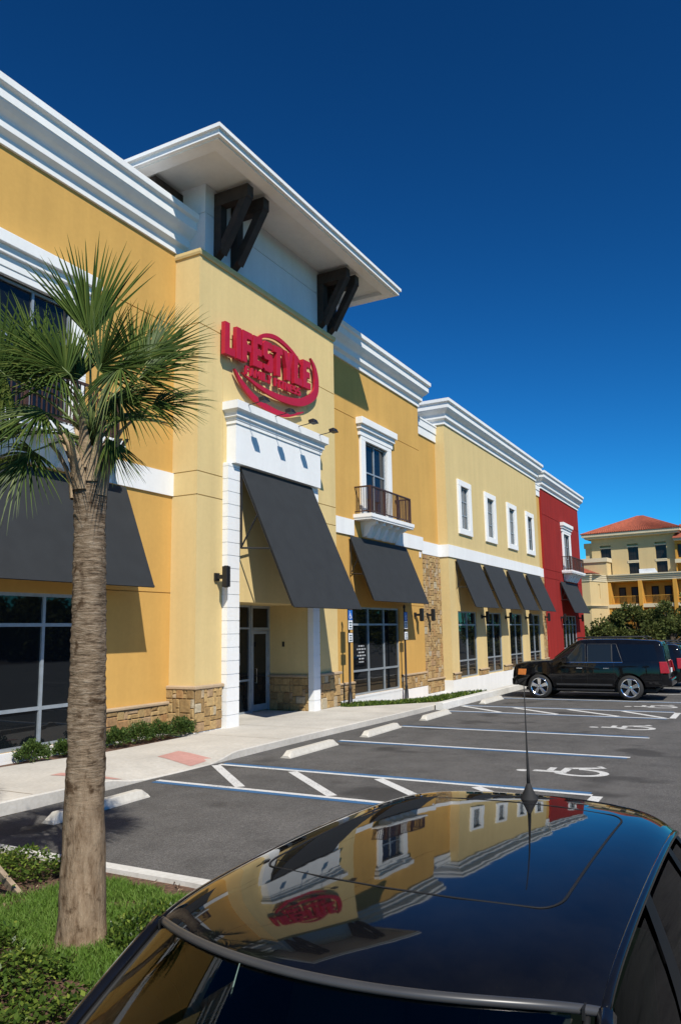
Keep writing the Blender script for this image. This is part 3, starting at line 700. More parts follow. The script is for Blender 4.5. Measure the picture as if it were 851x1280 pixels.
def orange_bay(par, x0, x1, xm, foot, ybay, sill=0.2, ledz=0.73, stz=0.13, right=True):
    """bay with balcony window at xm and storefront foot=(f0,f1)"""
    f0, f1 = foot; w_ = x1-x0; zb = -1.0; m = MB()
    holes = [(xm-1.0-x0, xm+1.0-x0, 6.76-zb, 9.72-zb, .16, False), (f0-x0, f1-x0, sill-zb, 3.36-zb, .16, False)]
    for a, b in ((0, xm-1.7-x0), (xm+1.7-x0, w_)): holes.append((a, b, 10.46-zb-.013, 10.46-zb+.013, .03, True))
    for a, b in ((0, f0-x0-.05), (f1-x0+.05, w_)): holes.append((a, b, 3.5-zb-.011, 3.5-zb+.011, .03, True))
    panel(m, (x0, ybay, zb), (1, 0, 0), (0, -1, 0), w_, 12.55-zb, holes)
    panel(m, (x1, ybay, zb), (0, 1, 0), (1, 0, 0), 6, 12.55-zb); panel(m, (x0, ybay+6, zb), (0, -1, 0), (-1, 0, 0), 6, 12.55-zb)
    m.build('bay_wall', 'orange', par)
    # window, surround, head
    window(par, xm-1.0, xm+1.0, 6.76, 9.72, ybay+.10, (xm,), (8.55,), name='balcony_window')
    m = MB()
    for a, b in ((xm-1.38, xm-1.0), (xm+1.0, xm+1.38)): m.box(a, b, ybay-.09, ybay+.08, 6.76, 9.72)
    m.box(xm-1.38, xm+1.38, ybay-.09, ybay+.08, 9.72, 9.87); m.build('window_surround', 'white', par, bevel=0.01)
    head(par, xm-1.62, xm+1.62, 9.87, ybay)
    balcony(par, xm-1.98, xm+1.98, ybay)
    n = 3; vx = [f0+(f1-f0)*k/n for k in range(1, n)]
    window(par, f0, f1, sill, 3.36, ybay+.09, vx, (2.72, 1.06), fw=0.07, name='storefront_window')
    awning(par, f0-.25, f1+.72, ybay-.03, 5.90, 3.54, .98)
    for a, b, sd in ((x0, f0-.02, 1), (f1+.02, x1, 2)):
        if b-a > 0.2:
            stone_wall(par, (a, ybay-.04, stz), (1, 0, 0), (0, -1, 0), b-a, ledz-.08-stz, seed=int(a*7))
            ledge(par, [(a, ybay), (b, ybay)], ledz, 0.08, 0.10)
orange_bay(club, 5.5, XC, 10.51, (8.4, 12.5), YO-.03, sill=0.30, ledz=0.88, stz=0.16)
orange_bay(club, XT, 31.5, 26.96, (24.78, 28.85), YO+.02, sill=0.2, ledz=0.72, stz=0.12)
band(club, [(10.51+2.0, YO-.03), (XC, YO-.03)]); band(club, [(5.5, YO-.03), (10.51-2.0, YO-.03)]); band(club, [(XT, YO+.02), (26.96-2.0, YO+.02)]); band(club, [(26.96+1.6, YO+.02), (31.5, YO+.02), (31.5, 13.5)])
for q in ((5.5, XC-.06, YO-.10, YO-.035, -.1, .16), (XT, 31.55, YO-.04, YO+.015, -.9, .12), (24.7, 28.95, YO-.05, YO+.016, .121, .20)):
    m = MB(); m.box(*q); m.build('base_strip', 'white', club)
m = MB(); m.box(8.3, 12.6, YO-.10, YO-.031, .161, .30); m.build('window_sill', 'white', club)
cornice(club, [(5.5, 15), (5.5, YO-.03), (15.27, YO-.03)]); cornice(club, [(XT-.05, YO+.02), (31.5, YO+.02), (31.5, 15)])
wall_lamp(club, 30.45, YO+.02, 3.12)
# recessed link with tall stone panel
m = MB(); panel(m, (31.5, 13.5, -1), (1, 0, 0), (0, -1, 0), 3.4, 12.6); m.build('link_wall', 'orange', club)
stone_wall(club, (31.55, 13.45, 0.3), (1, 0, 0), (0, -1, 0), 3.33, 5.63, seed=31); stone_wall(club, (31.55, 13.43, -.35), (1, 0, 0), (0, -1, 0), 3.33, .56, seed=33)
ledge(club, [(31.52, 13.47), (34.9, 13.47)], 0.30, .09, .12); band(club, [(31.56, 13.5), (34.9, 13.5)], pr=.08)
m = MB(); m.box(31.55, 34.88, 13.40, 13.5, -1, -.35); m.build('base_strip', 'white', club)
def parapet(par, x0, x1, y):
    m = MB(); sweep(m, [(0, 11.6), (.06, 11.6), (.06, 11.98), (.10, 12.0), (.10, 12.32), (.13, 12.34), (.13, 12.42), (-.3, 12.43)], [(x0, y), (x1, y)]); return m.build('parapet', 'white', par)
parapet(club, 31.5, 34.9, 13.5); wall_lamp(club, 33.0, 13.45, 3.15)
m = MB(); m.face([(5.5, 13.2, 12.6), (31.5, 13.2, 12.6), (31.5, 45, 12.6), (5.5, 45, 12.6)]); m.face([(31.5, 13.7, 11.6), (34.9, 13.7, 11.6), (34.9, 45, 11.6), (31.5, 45, 11.6)])
m.face([(5.5, 45, -1), (34.9, 45, -1), (34.9, 45, 12.6), (5.5, 45, 12.6)]); m.build('flat_roof', 'roofing', club)
m = MB(); m.box(31.15, 31.32, YO-.01, YO+.018, 5.62, 5.86); m.build('number_plate', 'signwhite', club)
m = MB()      # opening hours lettered on the storefront glass: rows of short white strokes
rr = random.Random(3); zz = 1.92
for row, (a, b) in enumerate(((25.35, 25.8), (25.22, 25.92), (25.35, 25.8), (25.25, 25.9), (25.38, 25.8), (25.38, 25.75))):
    x = a
    while x < b:
        l = rr.choice((.10, .14, .2)); m.box(x, min(x+l, b), YO+.098, YO+.1, zz, zz+.048); x += l+.05
    zz -= .115
m.build('window_lettering', 'lettering', club)

# ------------------------------------------------------------------ red sign
LET = dict(L=[(0, 0), (.64, 0), (.64, .24), (.30, .24), (.30, 1), (0, 1)], I=[(0, 0), (.30, 0), (.30, 1), (0, 1)],
  F=[(0, 0), (.30, 0), (.30, .37), (.58, .37), (.58, .60), (.30, .60), (.30, .77), (.64, .77), (.64, 1), (0, 1)],
  E=[(0, 0), (.64, 0), (.64, .23), (.30, .23), (.30, .39), (.58, .39), (.58, .61), (.30, .61), (.30, .77), (.64, .77), (.64, 1), (0, 1)],
  S=[(.1, 0), (.58, 0), (.68, .1), (.68, .5), (.58, .61), (.30, .61), (.30, .78), (.66, .78), (.66, .92), (.58, 1), (.1, 1), (0, .9), (0, .48), (.1, .39), (.38, .39), (.38, .22), (.02, .22), (.02, .08)],
  T=[(.18, 0), (.48, 0), (.48, .77), (.66, .77), (.66, 1), (0, 1), (0, .77), (.18, .77)],
  Y=[(.21, 0), (.51, 0), (.51, .42), (.74, 1), (.44, 1), (.36, .68), (.28, 1), (-.02, 1), (.21, .42)],
  A=[(0, 0), (.24, 0), (.28, .2), (.46, .2), (.50, 0), (.74, 0), (.52, 1), (.22, 1)],
  M=[(0, 0), (.22, 0), (.22, .55), (.43, .2), (.64, .55), (.64, 0), (.86, 0), (.86, 1), (.62, 1), (.43, .62), (.24, 1), (0, 1)],
  N=[(0, 0), (.22, 0), (.22, .55), (.46, 0), (.70, 0), (.70, 1), (.48, 1), (.48, .45), (.24, 1), (0, 1)])
sgn = thing('wall_sign', 'raised red sign reading LIFESTYLE FAMILY FITNESS inside a swooping oval on the tower', 'sign', (18.2, 12.1, 9.9))
def lettering(text, x0, z0, x1, hgt, y0, y1, name, gap=.06, slope=0.045, mat='sign'):
    wd = [max(p[0] for p in LET[c]) if c != ' ' else .3 for c in text]; tot = sum(wd)+gap*(len(text)-1); k = (x1-x0)/tot; u = 0
    for c, w_ in zip(text, wd):
        if c != ' ':
            m = MB(); f = lambda a, b, d, u=u: (x0+(u+a)*k, d, z0+b*hgt+slope*(u+a)*k)
            m.prism(LET[c], f, y0, y1); m.build(name, mat, sgn, bevel=0.006)
        u += w_+gap
lettering('LIFESTYLE', 15.72, 9.80, 20.16, .90, 11.86, 11.99, 'letter', gap=.085)
lettering('FAMILY FITNESS', 16.72, 9.53, 19.62, .25, 11.90, 11.97, 'small_letter', gap=.14)
def catmull(pts, n=8):
    out = []; P = [Vector(p) for p in pts]
    for i in range(len(P)-1):
        p0, p1, p2, p3 = P[max(i-1, 0)], P[i], P[i+1], P[min(i+2, len(P)-1)]
        for k in range(n):
            t = k/n; out.append(0.5*((2*p1)+(p2-p0)*t+(2*p0-5*p1+4*p2-p3)*t*t+(3*p1-p0-3*p2+p3)*t**3))
    return out+[P[-1]]
for pts, y0, y1 in (([(17.3, 10.72, .10), (17.75, 11.0, .12), (18.4, 11.12, .13), (19.2, 10.97, .12), (19.9, 10.62, .10), (20.15, 10.42, .1)], 11.94, 12.01),
                    ([(20.30, 11.10, .04), (20.54, 10.85, .18), (20.66, 10.42, .25), (20.50, 9.95, .27), (19.7, 9.50, .25), (18.6, 9.33, .19), (17.5, 9.36, .12), (16.6, 9.54, .03)], 11.93, 12.0),
                    ([(16.28, 9.55, .05), (16.6, 9.27, .15), (17.2, 8.99, .18), (18.0, 8.86, .17), (18.9, 8.90, .13), (19.85, 9.22, .04)], 11.95, 12.02)):
    c = catmull(pts); m = MB(); L_, R2 = [], []
    for i, p in enumerate(c):
        d = (c[min(i+1, len(c)-1)]-c[max(i-1, 0)]); d = Vector((d.x, d.y)).normalized(); n = Vector((-d.y, d.x))*p.z/2
        L_.append((p.x+n.x, p.y+n.y)); R2.append((p.x-n.x, p.y-n.y))
    for i in range(len(c)-1):
        a, b, cc, d = L_[i], L_[i+1], R2[i+1], R2[i]
        m.face([(q[0], y0, q[1]) for q in (a, b, cc, d)]); m.face([(q[0], y1, q[1]) for q in (d, cc, b, a)])
        m.face([(a[0], y0, a[1]), (a[0], y1, a[1]), (b[0], y1, b[1]), (b[0], y0, b[1])]); m.face([(d[0], y1, d[1]), (d[0], y0, d[1]), (cc[0], y0, cc[1]), (cc[0], y1, cc[1])])
    m.build('swoosh', 'sign', sgn, weld=True)

# ------------------------------------------------------------------ pale yellow wings
def yellow_wing(name, label, x0, x1, uppers, lowers, awns, y=13.0, link=None, ly=13.5, zb=-1.0, basez=0.13):
    t = thing(name, label, 'building', ((x0+x1)/2, y, 0))
    m = MB(); holes = []
    for a, b in uppers: holes.append((a+.4-x0, b-.4-x0, 7.52-zb, 9.70-zb, .16, False))
    for a, b in lowers: holes.append((a-x0, b-x0, .17-zb, 3.36-zb, .16, False))
    panel(m, (x0, y, zb), (1, 0, 0), (0, -1, 0), x1-x0, 12.55-zb, holes)
    panel(m, (x0, y+8, zb), (0, -1, 0), (-1, 0, 0), 8, 12.55-zb); panel(m, (x1, y, zb), (0, 1, 0), (1, 0, 0), 8, 12.55-zb)
    m.build('wing_wall', 'pale', t)
    for a, b in uppers:
        trim_window(t, a, b, 7.22, 10.0, y); window(t, a+.4, b-.4, 7.52, 9.70, y+.09, ((a+b)/2,), (8.97, 8.24), fw=.045, glass='blinds')
    for a, b in lowers: window(t, a, b, .17, 3.36, y+.09, ((a+b)/2,), (2.70, .97), fw=.07, name='storefront_window')
    for a, b in awns: awning(t, a, b, y-.03, 5.90, 3.54, .98)
    band(t, [(x0, y+.55), (x0, y), (x1, y), (x1, y+.5)])
    edges = [x0]+[q for l in lowers for q in l]+[x1]
    for a, b in zip(edges[::2], edges[1::2]):
        if b-a > .2:
            stone_wall(t, (a+.01, y-.03, basez), (1, 0, 0), (0, -1, 0), b-a-.02, .26, seed=int(a*3))
            ledge(t, [(a+.01, y), (b-.01, y)], .46, .08, .10)
    m = MB(); sweep(m, [(0, zb), (.05, zb), (.05, basez), (0, basez)], [(x0, y+.55), (x0, y), (x1, y), (x1, y+.5)]); m.build('base_strip', 'white', t)
    cornice(t, [(x0, y+4), (x0, y), (x1, y), (x1, y+4)])
    m = MB(); m.face([(x0, y+.2, 12.6), (x1, y+.2, 12.6), (x1, 45, 12.6), (x0, 45, 12.6)]); m.face([(x0, 45, -1), (x1, 45, -1), (x1, 45, 12.6), (x0, 45, 12.6)]); m.face([(x1, y+8, -1), (x1, 45, -1), (x1, 45, 12.6), (x1, y+8, 12.6)]); m.face([(x0, y+8, -1), (x0, 45, -1), (x0, 45, 12.6), (x0, y+8, 12.6)]); m.build('flat_roof', 'roofing', t)
    if link:
        a, b = link; m = MB(); panel(m, (a, ly, zb), (1, 0, 0), (0, -1, 0), b-a, 11.6-zb); m.build('link_wall', 'orange', t)
        parapet(t, a, b, ly); band(t, [(a, ly), (b, ly)], pr=.06); stone_wall(t, (a+.02, ly-.05, .3), (1, 0, 0), (0, -1, 0), b-a-.04, 5.62, seed=77); ledge(t, [(a, ly-.04), (b, ly-.04)], .5, .09, .12)
        m = MB(); m.box(a+.01, b-.01, ly-.08, ly-.002, -1, .3); m.build('base_strip', 'white', t)
    return t
UP = [(36.45, 38.45), (40.75, 42.75), (45.0, 47.0), (49.2, 51.15)]; LO = [(35.92, 38.69), (40.25, 43.03), (44.57, 47.35), (48.85, 51.68)]
AW = [(35.73, 39.35), (40.01, 43.44), (44.32, 47.65), (48.48, 51.95)]
yw = yellow_wing('shop_wing', 'pale yellow two-storey wing with four square dark awnings and four small upper windows', 34.9, 52.4, UP, LO, AW, link=(52.4, 53.7), ly=13.14)
for x in (39.5, 43.8, 48.1): wall_lamp(yw, x, 13.0, 3.12)
wall_lamp(yw, 53.2, 13.09, 3.2)
MX = 37.0   # the same wing mirrored on the near side, out of frame but reflected in the car
mir = lambda L: [(MX-b, MX-a) for a, b in L][::-1]
yellow_wing('shop_wing', 'pale yellow wing beside the left orange bay, seen only mirrored in the car', MX-52.4, MX-34.9, mir(UP), mir(LO), mir(AW), link=(2.1, 5.5))

# ------------------------------------------------------------------ red end block
RX0, RX1, RY, RXM = 53.7, 66.1, 13.0, 61.0
red = thing('red_building', 'deep red end block with white cornice, small balcony and one dark awning', 'building', ((RX0+RX1)/2, RY, 0))
m = MB(); zb = -1.0; holes = [(RXM-1.0-RX0, RXM+1.0-RX0, 6.76-zb, 9.62-zb, .16, False), (58.3-RX0, 63.1-RX0, .17-zb, 3.36-zb, .16, False)]
for a, b in ((0, RXM-1.75-RX0), (RXM+1.75-RX0, RX1-RX0)): holes.append((a, b, 10.4-zb-.015, 10.4-zb+.015, .03, True))
for a, b in ((0, RXM-2.05-RX0), (RXM+2.05-RX0, RX1-RX0)): holes.append((a, b, 6.53-zb-.015, 6.53-zb+.015, .03, True)); 
for a, b in ((0, 58-RX0), (64-RX0, RX1-RX0)): holes.append((a, b, 5.93-zb-.015, 5.93-zb+.015, .03, True))
panel(m, (RX0, RY, zb), (1, 0, 0), (0, -1, 0), RX1-RX0, 12.3-zb, holes); panel(m, (RX0, RY+8, zb), (0, -1, 0), (-1, 0, 0), 8, 12.3-zb); panel(m, (RX1, RY, zb), (0, 1, 0), (1, 0, 0), 32, 12.3-zb)
m.build('block_wall', 'red', red)
window(red, RXM-1.0, RXM+1.0, 6.76, 9.62, RY+.10, (RXM,), (8.7, 7.75), name='balcony_window'); head(red, RXM-1.7, RXM+1.7, 9.77, RY); balcony(red, RXM-2.0, RXM+3.0, RY)
m = MB()
for a, b in ((RXM-1.4, RXM-1.0), (RXM+1.0, RXM+1.4)): m.box(a, b, RY-.09, RY+.08, 6.76, 9.62)
m.box(RXM-1.4, RXM+1.4, RY-.09, RY+.08, 9.62, 9.77); m.build('window_surround', 'white', red)
window(red, 58.3, 63.1, .17, 3.36, RY+.09, (59.5, 60.7, 61.9), (2.70, .97), fw=.07, name='storefront_window')
awning(red, 57.95, 63.5, RY-.03, 5.86, 3.55, .98)
cornice(red, [(RX0, RY+4), (RX0, RY), (RX1, RY), (RX1, RY+8)], z=12.2); wall_lamp(red, 57.7, RY, 3.2); wall_lamp(red, 63.9, RY, 3.2)
m = MB(); m.box(RX0, RX1, RY-.05, RY-.001, -1, .13); m.build('base_strip', 'white', red)
m = MB(); m.face([(RX0, RY+.2, 12.4), (RX1, RY+.2, 12.4), (RX1, 45, 12.4), (RX0, 45, 12.4)]); m.build('flat_roof', 'roofing', red)

# ------------------------------------------------------------------ parking sign posts
def sign_post(x, y, z0, lab, blue=True):
    t = thing('sign_post', lab, 'sign', (x, y, z0), 'accessible parking signs on black posts')
    m = MB(); m.lathe((x, y, z0), [(.0, 0), (.12, 0), (.12, .05), (.085, .10), (.075, .42), (.05, .50), (.062, .54), (.062, .60), (.042, .64), (.036, 3.35-z0), (.055, 3.38-z0), (.05, 3.45-z0), (.0, 3.52-z0)], 14); m.build('post', 'black', t, smooth=True)
    yb = y-.055
    def plate(z1, z2, name, mat):
        p = MB(); p.box(x-.15, x+.15, yb-.006, yb, z1, z2); return p.build(name, mat, t, bevel=.004)
    b = MB(); b.box(x-.17, x+.17, yb, yb+.02, 2.52, 3.22); b.box(x-.17, x+.17, yb, yb+.02, 2.10, 2.44); b.build('sign_backing', 'black', t)
    up = plate(2.86, 3.20, 'symbol_plate', 'signblue'); s = MB(); isa(s, x, 0, .22, .26, 0, lambda u, v, z: (u, yb-.009, v+3.03)); s.build('symbol', 'signwhite', up)
    lo = plate(2.54, 2.85, 'text_plate', 'signwhite'); s = MB()
    for k, w_ in enumerate((.20, .16, .22)): s.box(x-w_/2, x+w_/2, yb-.009, yb-.007, 2.58+.085*k, 2.625+.085*k)
    s.build('plate_text', 'signtext', lo)
    l2 = plate(2.12, 2.42, 'fine_plate', 'signwhite'); s = MB()
    for k, w_ in enumerate((.20, .14, .20)): s.box(x-w_/2, x+w_/2, yb-.009, yb-.007, 2.16+.08*k, 2.20+.08*k)
    s.build('plate_text', 'signtext', l2)
sign_post(23.55, 12.45, 0.0, 'accessible parking sign on the black post nearer the entrance, its blue plate in sun')
sign_post(28.72, 12.66, -.28, 'accessible parking sign on the black post right of the storefront window, shaded by the awning')

# ------------------------------------------------------------------ vegetation helpers
def leaf(m, p, d, n, l, w, t):
    d = d.normalized(); s = d.cross(n)
    if s.length < 1e-3: s = Vector((1, 0, 0))
    s = s.normalized()*w/2
    m.face([p, p+d*l*.5+s, p+d*l, p+d*l*.5-s], t)
def rdir(r):
    while True:
        v = Vector((r.uniform(-1, 1), r.uniform(-1, 1), r.uniform(-1, 1)))
        if 0.05 < v.length < 1: return v.normalized()
def shrub(x, y, z, rx, rz, seed, lab, n=2300, grp='low shrubs in the bed under the storefront'):
    r = random.Random(seed); t = thing('shrub', lab, 'shrub', (x, y, z), grp)
    m = MB()
    for k in range(9):
        a = rdir(r); a.z = abs(a.z)+.4; a.normalize(); m.tube([(x, y, z), (x+a.x*rx*.7, y+a.y*rx*.7, z+a.z*rz*.8)], [.012, .005], 5)
    m.build('stem', 'bark', t)
    m = MB()
    for k in range(n):
        d = rdir(r); d.z = abs(d.z)*1.0-.15; bumpy = .78+.42*noise.noise(d*2.3+Vector((seed, 0, 0)))
        q = Vector((d.x*rx, d.y*rx, d.z*rz))*bumpy*(r.random()**.28)
        p = Vector((x, y, z+rz*.35))+q; o = (q.normalized()+rdir(r)*.9+Vector((0, 0, .35)))
        leaf(m, p, o, rdir(r), r.uniform(.035, .065), r.uniform(.018, .032), min(1, max(0, r.gauss(.5, .22))))
    m.build('foliage', 'shrub', t, normals=False)
shrub(10.62, 12.5, .10, 0.40, 0.38, 1, 'small loose green shrub standing left of the palm trunk under the dark storefront')
shrub(11.40, 12.5, .10, 0.28, 0.30, 2, 'smallest green shrub, half hidden by the left edge of the palm trunk')
shrub(13.42, 12.42, .10, 0.43, 0.42, 3, 'rounded green shrub beside the right edge of the palm trunk, at the stone foot')
shrub(14.02, 12.36, .10, 0.43, 0.40, 4, 'rounded green shrub in the middle of the row at the stone foot')
shrub(14.62, 12.20, .10, 0.40, 0.42, 5, 'rounded green shrub at the tower corner, last of the row at the stone foot')
shrub(12.75, 12.45, .10, 0.40, 0.38, 6, 'rounded green shrub hidden behind the palm trunk')

def island_inside(x, y):
    if x > KX-.2: return False
    if y < 3.75: return False
    if x > KX-1.35 and y < 4.9: return (x-(KX-1.35))**2+(y-4.9)**2 < 1.15**2
    return True
def zone(x, y):
    """mulch / grass / cover on the island"""
    n = noise.noise(Vector((x*.9, y*.9, 3)))*.35
    n2 = noise.noise(Vector((x*2.7, y*2.7, 9)))*.18
    if y+n > 6.45-(x-5.2)*.35: return 'cover' if x < 6.02+n2 else 'mulch'
    if x > 5.92+n2: return 'mulch'
    if x-.22*(y-4.9)+n*.7+n2 < 4.25: return 'cover'
    return 'grass'
r = random.Random(21); m = MB()
for k in range(85000):
    x, y = r.uniform(3.6, 6.2), r.uniform(3.8, 7.6)
    if not island_inside(x, y) or zone(x, y) != 'grass': continue
    if noise.noise(Vector((x*3, y*3, 1))) < -.42 and r.random() < .8: continue
    h = r.uniform(.04, .095); d = Vector((r.uniform(-.6, .6), r.uniform(-.6, .6), 1)); a = r.uniform(0, math.pi); s = Vector((math.cos(a), math.sin(a), 0))*.0042
    p = Vector((x, y, .10)); q = p+d*h*.55; e = q+Vector((d.x*1.6, d.y*1.6, .75))*h*.5
    t = min(1, max(0, r.gauss(.5, .22)+.25*noise.noise(Vector((x*2, y*2, 5)))))
    m.face([p-s, p+s, q+s*.8, q-s*.8], t); m.face([q-s*.8, q+s*.8, e], t)
tag(m.build('grass', 'grass', normals=False), 'short green lawn grass round the palm trunk on the planted island', 'grass', kind='stuff')
m = MB()
for k in range(62000):
    x, y = r.uniform(2.6, 6.2), r.uniform(3.7, 9.5)
    if not island_inside(x, y) or zone(x, y) != 'cover': continue
    if noise.noise(Vector((x*2.2, y*2.2, 7))) < -.38: continue
    if abs((x-5.30)*1.18+(y-6.27)*.70) < .38*(1.2 if y < 6.3 else 1) and 4.9 < x < 5.62 and 5.9 < y < 6.9 and r.random() < .86: continue
    hmax = .08+.13*(.5+noise.noise(Vector((x*1.8, y*1.8, 2))))
    p = Vector((x, y, .10+r.random()**.6*hmax)); d = rdir(r); d.z = abs(d.z)*.5
    leaf(m, p, d, Vector((r.uniform(-.5, .5), r.uniform(-.5, .5), 1)), r.uniform(.034, .062), r.uniform(.020, .036), min(1, max(0, r.gauss(.45, .27))))
for k in range(2600):      # taller wispy tuft at the foot of the trunk
    a, q = r.uniform(0, 2*math.pi), r.random()**.5*.36; x, y = 4.98+q*math.cos(a)*1.0, 4.42+q*math.sin(a)*.9
    p = Vector((x, y, .10+r.random()*(.34-.5*q))); d = rdir(r); d.z = abs(d.z)+.5
    leaf(m, p, d, rdir(r), r.uniform(.025, .05), r.uniform(.012, .022), min(1, max(0, r.gauss(.45, .25))))
tag(m.build('ground_cover', 'cover', normals=False), 'glossy small-leaved ground cover over the planted island', 'ground cover', kind='stuff')
m = MB()
for k in range(2600):      # bark chips
    x, y = r.uniform(3.4, 6.2), r.uniform(3.8, 8.5)
    if not island_inside(x, y): continue
    p = Vector((x, y, .105+r.random()*.012)); d = rdir(r); d.z *= .25; leaf(m, p, d, Vector((r.uniform(-.4, .4), r.uniform(-.4, .4), 1)), r.uniform(.03, .08), r.uniform(.010, .022), r.random())
MT['chips'] = leaf_mat('bark_chips', (0.05, 0.028, 0.018), (0.16, 0.09, 0.055), (0.34, 0.25, 0.17), 0.9, 0.0)
tag(m.build('bark_chips', 'chips', normals=False), 'scattered brown bark chips between lawn and kerb', 'mulch', kind='stuff')
m = MB()
for k in range(15000):     # low growth on the verge before the storefront
    x, y = r.uniform(21.8, 28.6), r.uniform(9.25, 12.8)
    if y < walk_back(x)+.05 and x < 24.3: continue
    if x > 26 and y > 10.6+.0*x and r.random() < .4: continue
    p = Vector((x, y, verge_z(x, y)+r.random()*.10)); d = rdir(r); d.z = abs(d.z)+.5
    leaf(m, p, d, rdir(r), r.uniform(.06, .13), r.uniform(.03, .05), min(1, max(0, r.gauss(.45, .25))))
tag(m.build('verge_grass', 'cover', normals=False), 'strip of low green growth between pavement and storefront', 'grass', kind='stuff')

# ------------------------------------------------------------------ palms
VR, VU, VT = Vector((sy, -cy, 0)), Vector((0, 0, 1)), Vector((-cy, -sy, 0))      # across, up, towards the photographer's side
def make_frond(par, base, hast, axis, nrm, size, spread, seed, droop=.35):
    """fan leaf: petiole from base to hast, blades fanned round axis in the plane across nrm"""
    r = random.Random(seed); axis = axis.normalized(); nrm = (nrm-axis*nrm.dot(axis)).normalized(); side = axis.cross(nrm)
    m = MB(); mid = base.lerp(hast, .5)+Vector((0, 0, .06))
    pts = [base, base.lerp(mid, .6)+Vector((0, 0, .02)), mid, hast.lerp(mid, .35), hast, hast+axis*size*.16]
    nb = int(30+spread/9)
    for k in range(nb):
        a = (k/(nb-1)-.5)*spread+r.uniform(-2, 2); c = math.cos(R_(a)); s = math.sin(R_(a))
        d = axis*c+side*s
        L = size*(.80+.30*max(0, math.cos(R_(a*.62))))*r.uniform(.86, 1.08); p = hast+axis*size*.12*max(0, c)
        tint = min(1, max(0, r.gauss(.45, .2)+(.18 if r.random() < .12 else 0)))
        segs = 7; fold = nrm*(.02 if k % 2 else -.02); pr = None
        wmax = size*.0150
        lift = r.uniform(-.06, .06)
        for q in range(segs+1):
            u = q/segs
            w_ = wmax*(.62+.38*min(1, u/.25))*(1-max(0, (u-.25)/.75)**1.15)+.0005
            drop = droop*L*(u**2.4)*r.uniform(.9, 1.1)
            cpos = p+d*L*u*(1-.10*u*u)+nrm*(lift*L*u-.10*L*u*u*abs(s))+Vector((0, 0, -drop))+fold*min(1, u*3)*(1-u)
            tang = (d+Vector((0, 0, -2.0*droop*u))).normalized(); wd = tang.cross(nrm)
            if wd.length < .1: wd = side
            wd = wd.normalized()*w_; cr = nrm*w_*.55
            cur = (cpos-wd+cr, cpos-cr*.6, cpos+wd+cr)
            if pr:
                m.face([pr[0], pr[1], cur[1], cur[0]], tint); m.face([pr[1], pr[2], cur[2], cur[1]], tint)
            pr = cur
    o = m.build('frond', 'frond', par, normals=False)
    pm = MB(); pm.tube(pts, [.026, .020, .015, .013, .012, .006], 6, flat=.6); pm.build('petiole', 'petiole', o, smooth=True)
    return o
def palm(name, label, x, y, z0, zt, rb, rt, fronds, seed):
    r = random.Random(seed); t = thing(name, label, 'palm tree', (x, y, z0), 'palms on the planted island')
    m = MB(); n = 36; rows = []; tint = []; H = zt-z0; K = 150
    for k in range(K+1):
        u = k/K; z = z0-.05+(H+.05)*u; base = rb+(rt-rb)*min(1, u*1.5)**.8+.035*math.exp(-u*14)
        lx, ly = .03*math.sin(u*2.6), .10*u
        ring = .006*smoothstep(.22, .42, u)*(1 if (k % 3 == 0) else 0)
        row = []
        for q in range(n+1):
            a = 2*math.pi*(q % n)/n; nn = noise.noise(Vector((math.cos(a)*1.5, math.sin(a)*1.5, z*2.2+seed)))*.016+noise.noise(Vector((math.cos(a)*4, math.sin(a)*4, z*9+seed)))*.007
            rad = base+ring*(1+.6*noise.noise(Vector((math.cos(a)*3, math.sin(a)*3, k))))+nn
            row.append((x+lx+rad*math.cos(a), y+ly+rad*math.sin(a), z))
        rows.append(row)
    m.grid(rows); i = 0
    for k in range(K):
        for q in range(n): m.t[i] = smoothstep(.20, .42, k/K+.10*noise.noise(Vector((q*.4, k*.05, seed)))); i += 1
    tr = m.build('trunk', 'trunk', t, smooth=True, weld=True)
    for k in range(13):      # old leaf bases clasping the head of the trunk
        a = k*2.399; zz = zt-.30+.30*(k/13); b = MB(); c, s = math.cos(a), math.sin(a); R = rt*1.02
        P = lambda rr, zq: Vector((x+.02+c*rr, y+.10+s*rr, zq))
        S = Vector((-s, c, 0)); rows = []
        for rr, zq, w_ in ((R, zz-.14, .075), (R+.015, zz, .065), (R+.06, zz+.13, .042), (R+.13, zz+.26, .026), (R+.17+.05*r.random(), zz+.34, .018)):
            rows.append([P(rr, zq)-S*w_, P(rr+.016, zq)-S*w_*.5, P(rr+.022, zq), P(rr+.016, zq)+S*w_*.5, P(rr, zq)+S*w_, P(rr-.02, zq)])
        for rw in rows: rw.append(rw[0])
        b.grid(rows); b.face(rows[-1][:-1]); b.build('leaf_base', 'boot', t, smooth=True)
    C = Vector((x+.02, y+.10, zt+.06))
    for i, (hr, hu, ht, ar, au, at, nr, nu, nt_, size, spread, dr) in enumerate(fronds):
        hast = C+VR*hr+VU*hu+VT*ht
        make_frond(t, C+VU*(.02*(i % 4))+(hast-C)*.08, C+(hast-C)*1.02+VU*.04, VR*ar+VU*au+VT*at, VR*nr+VU*nu+VT*nt_, size*1.22, spread, seed*50+i, dr)
    return t
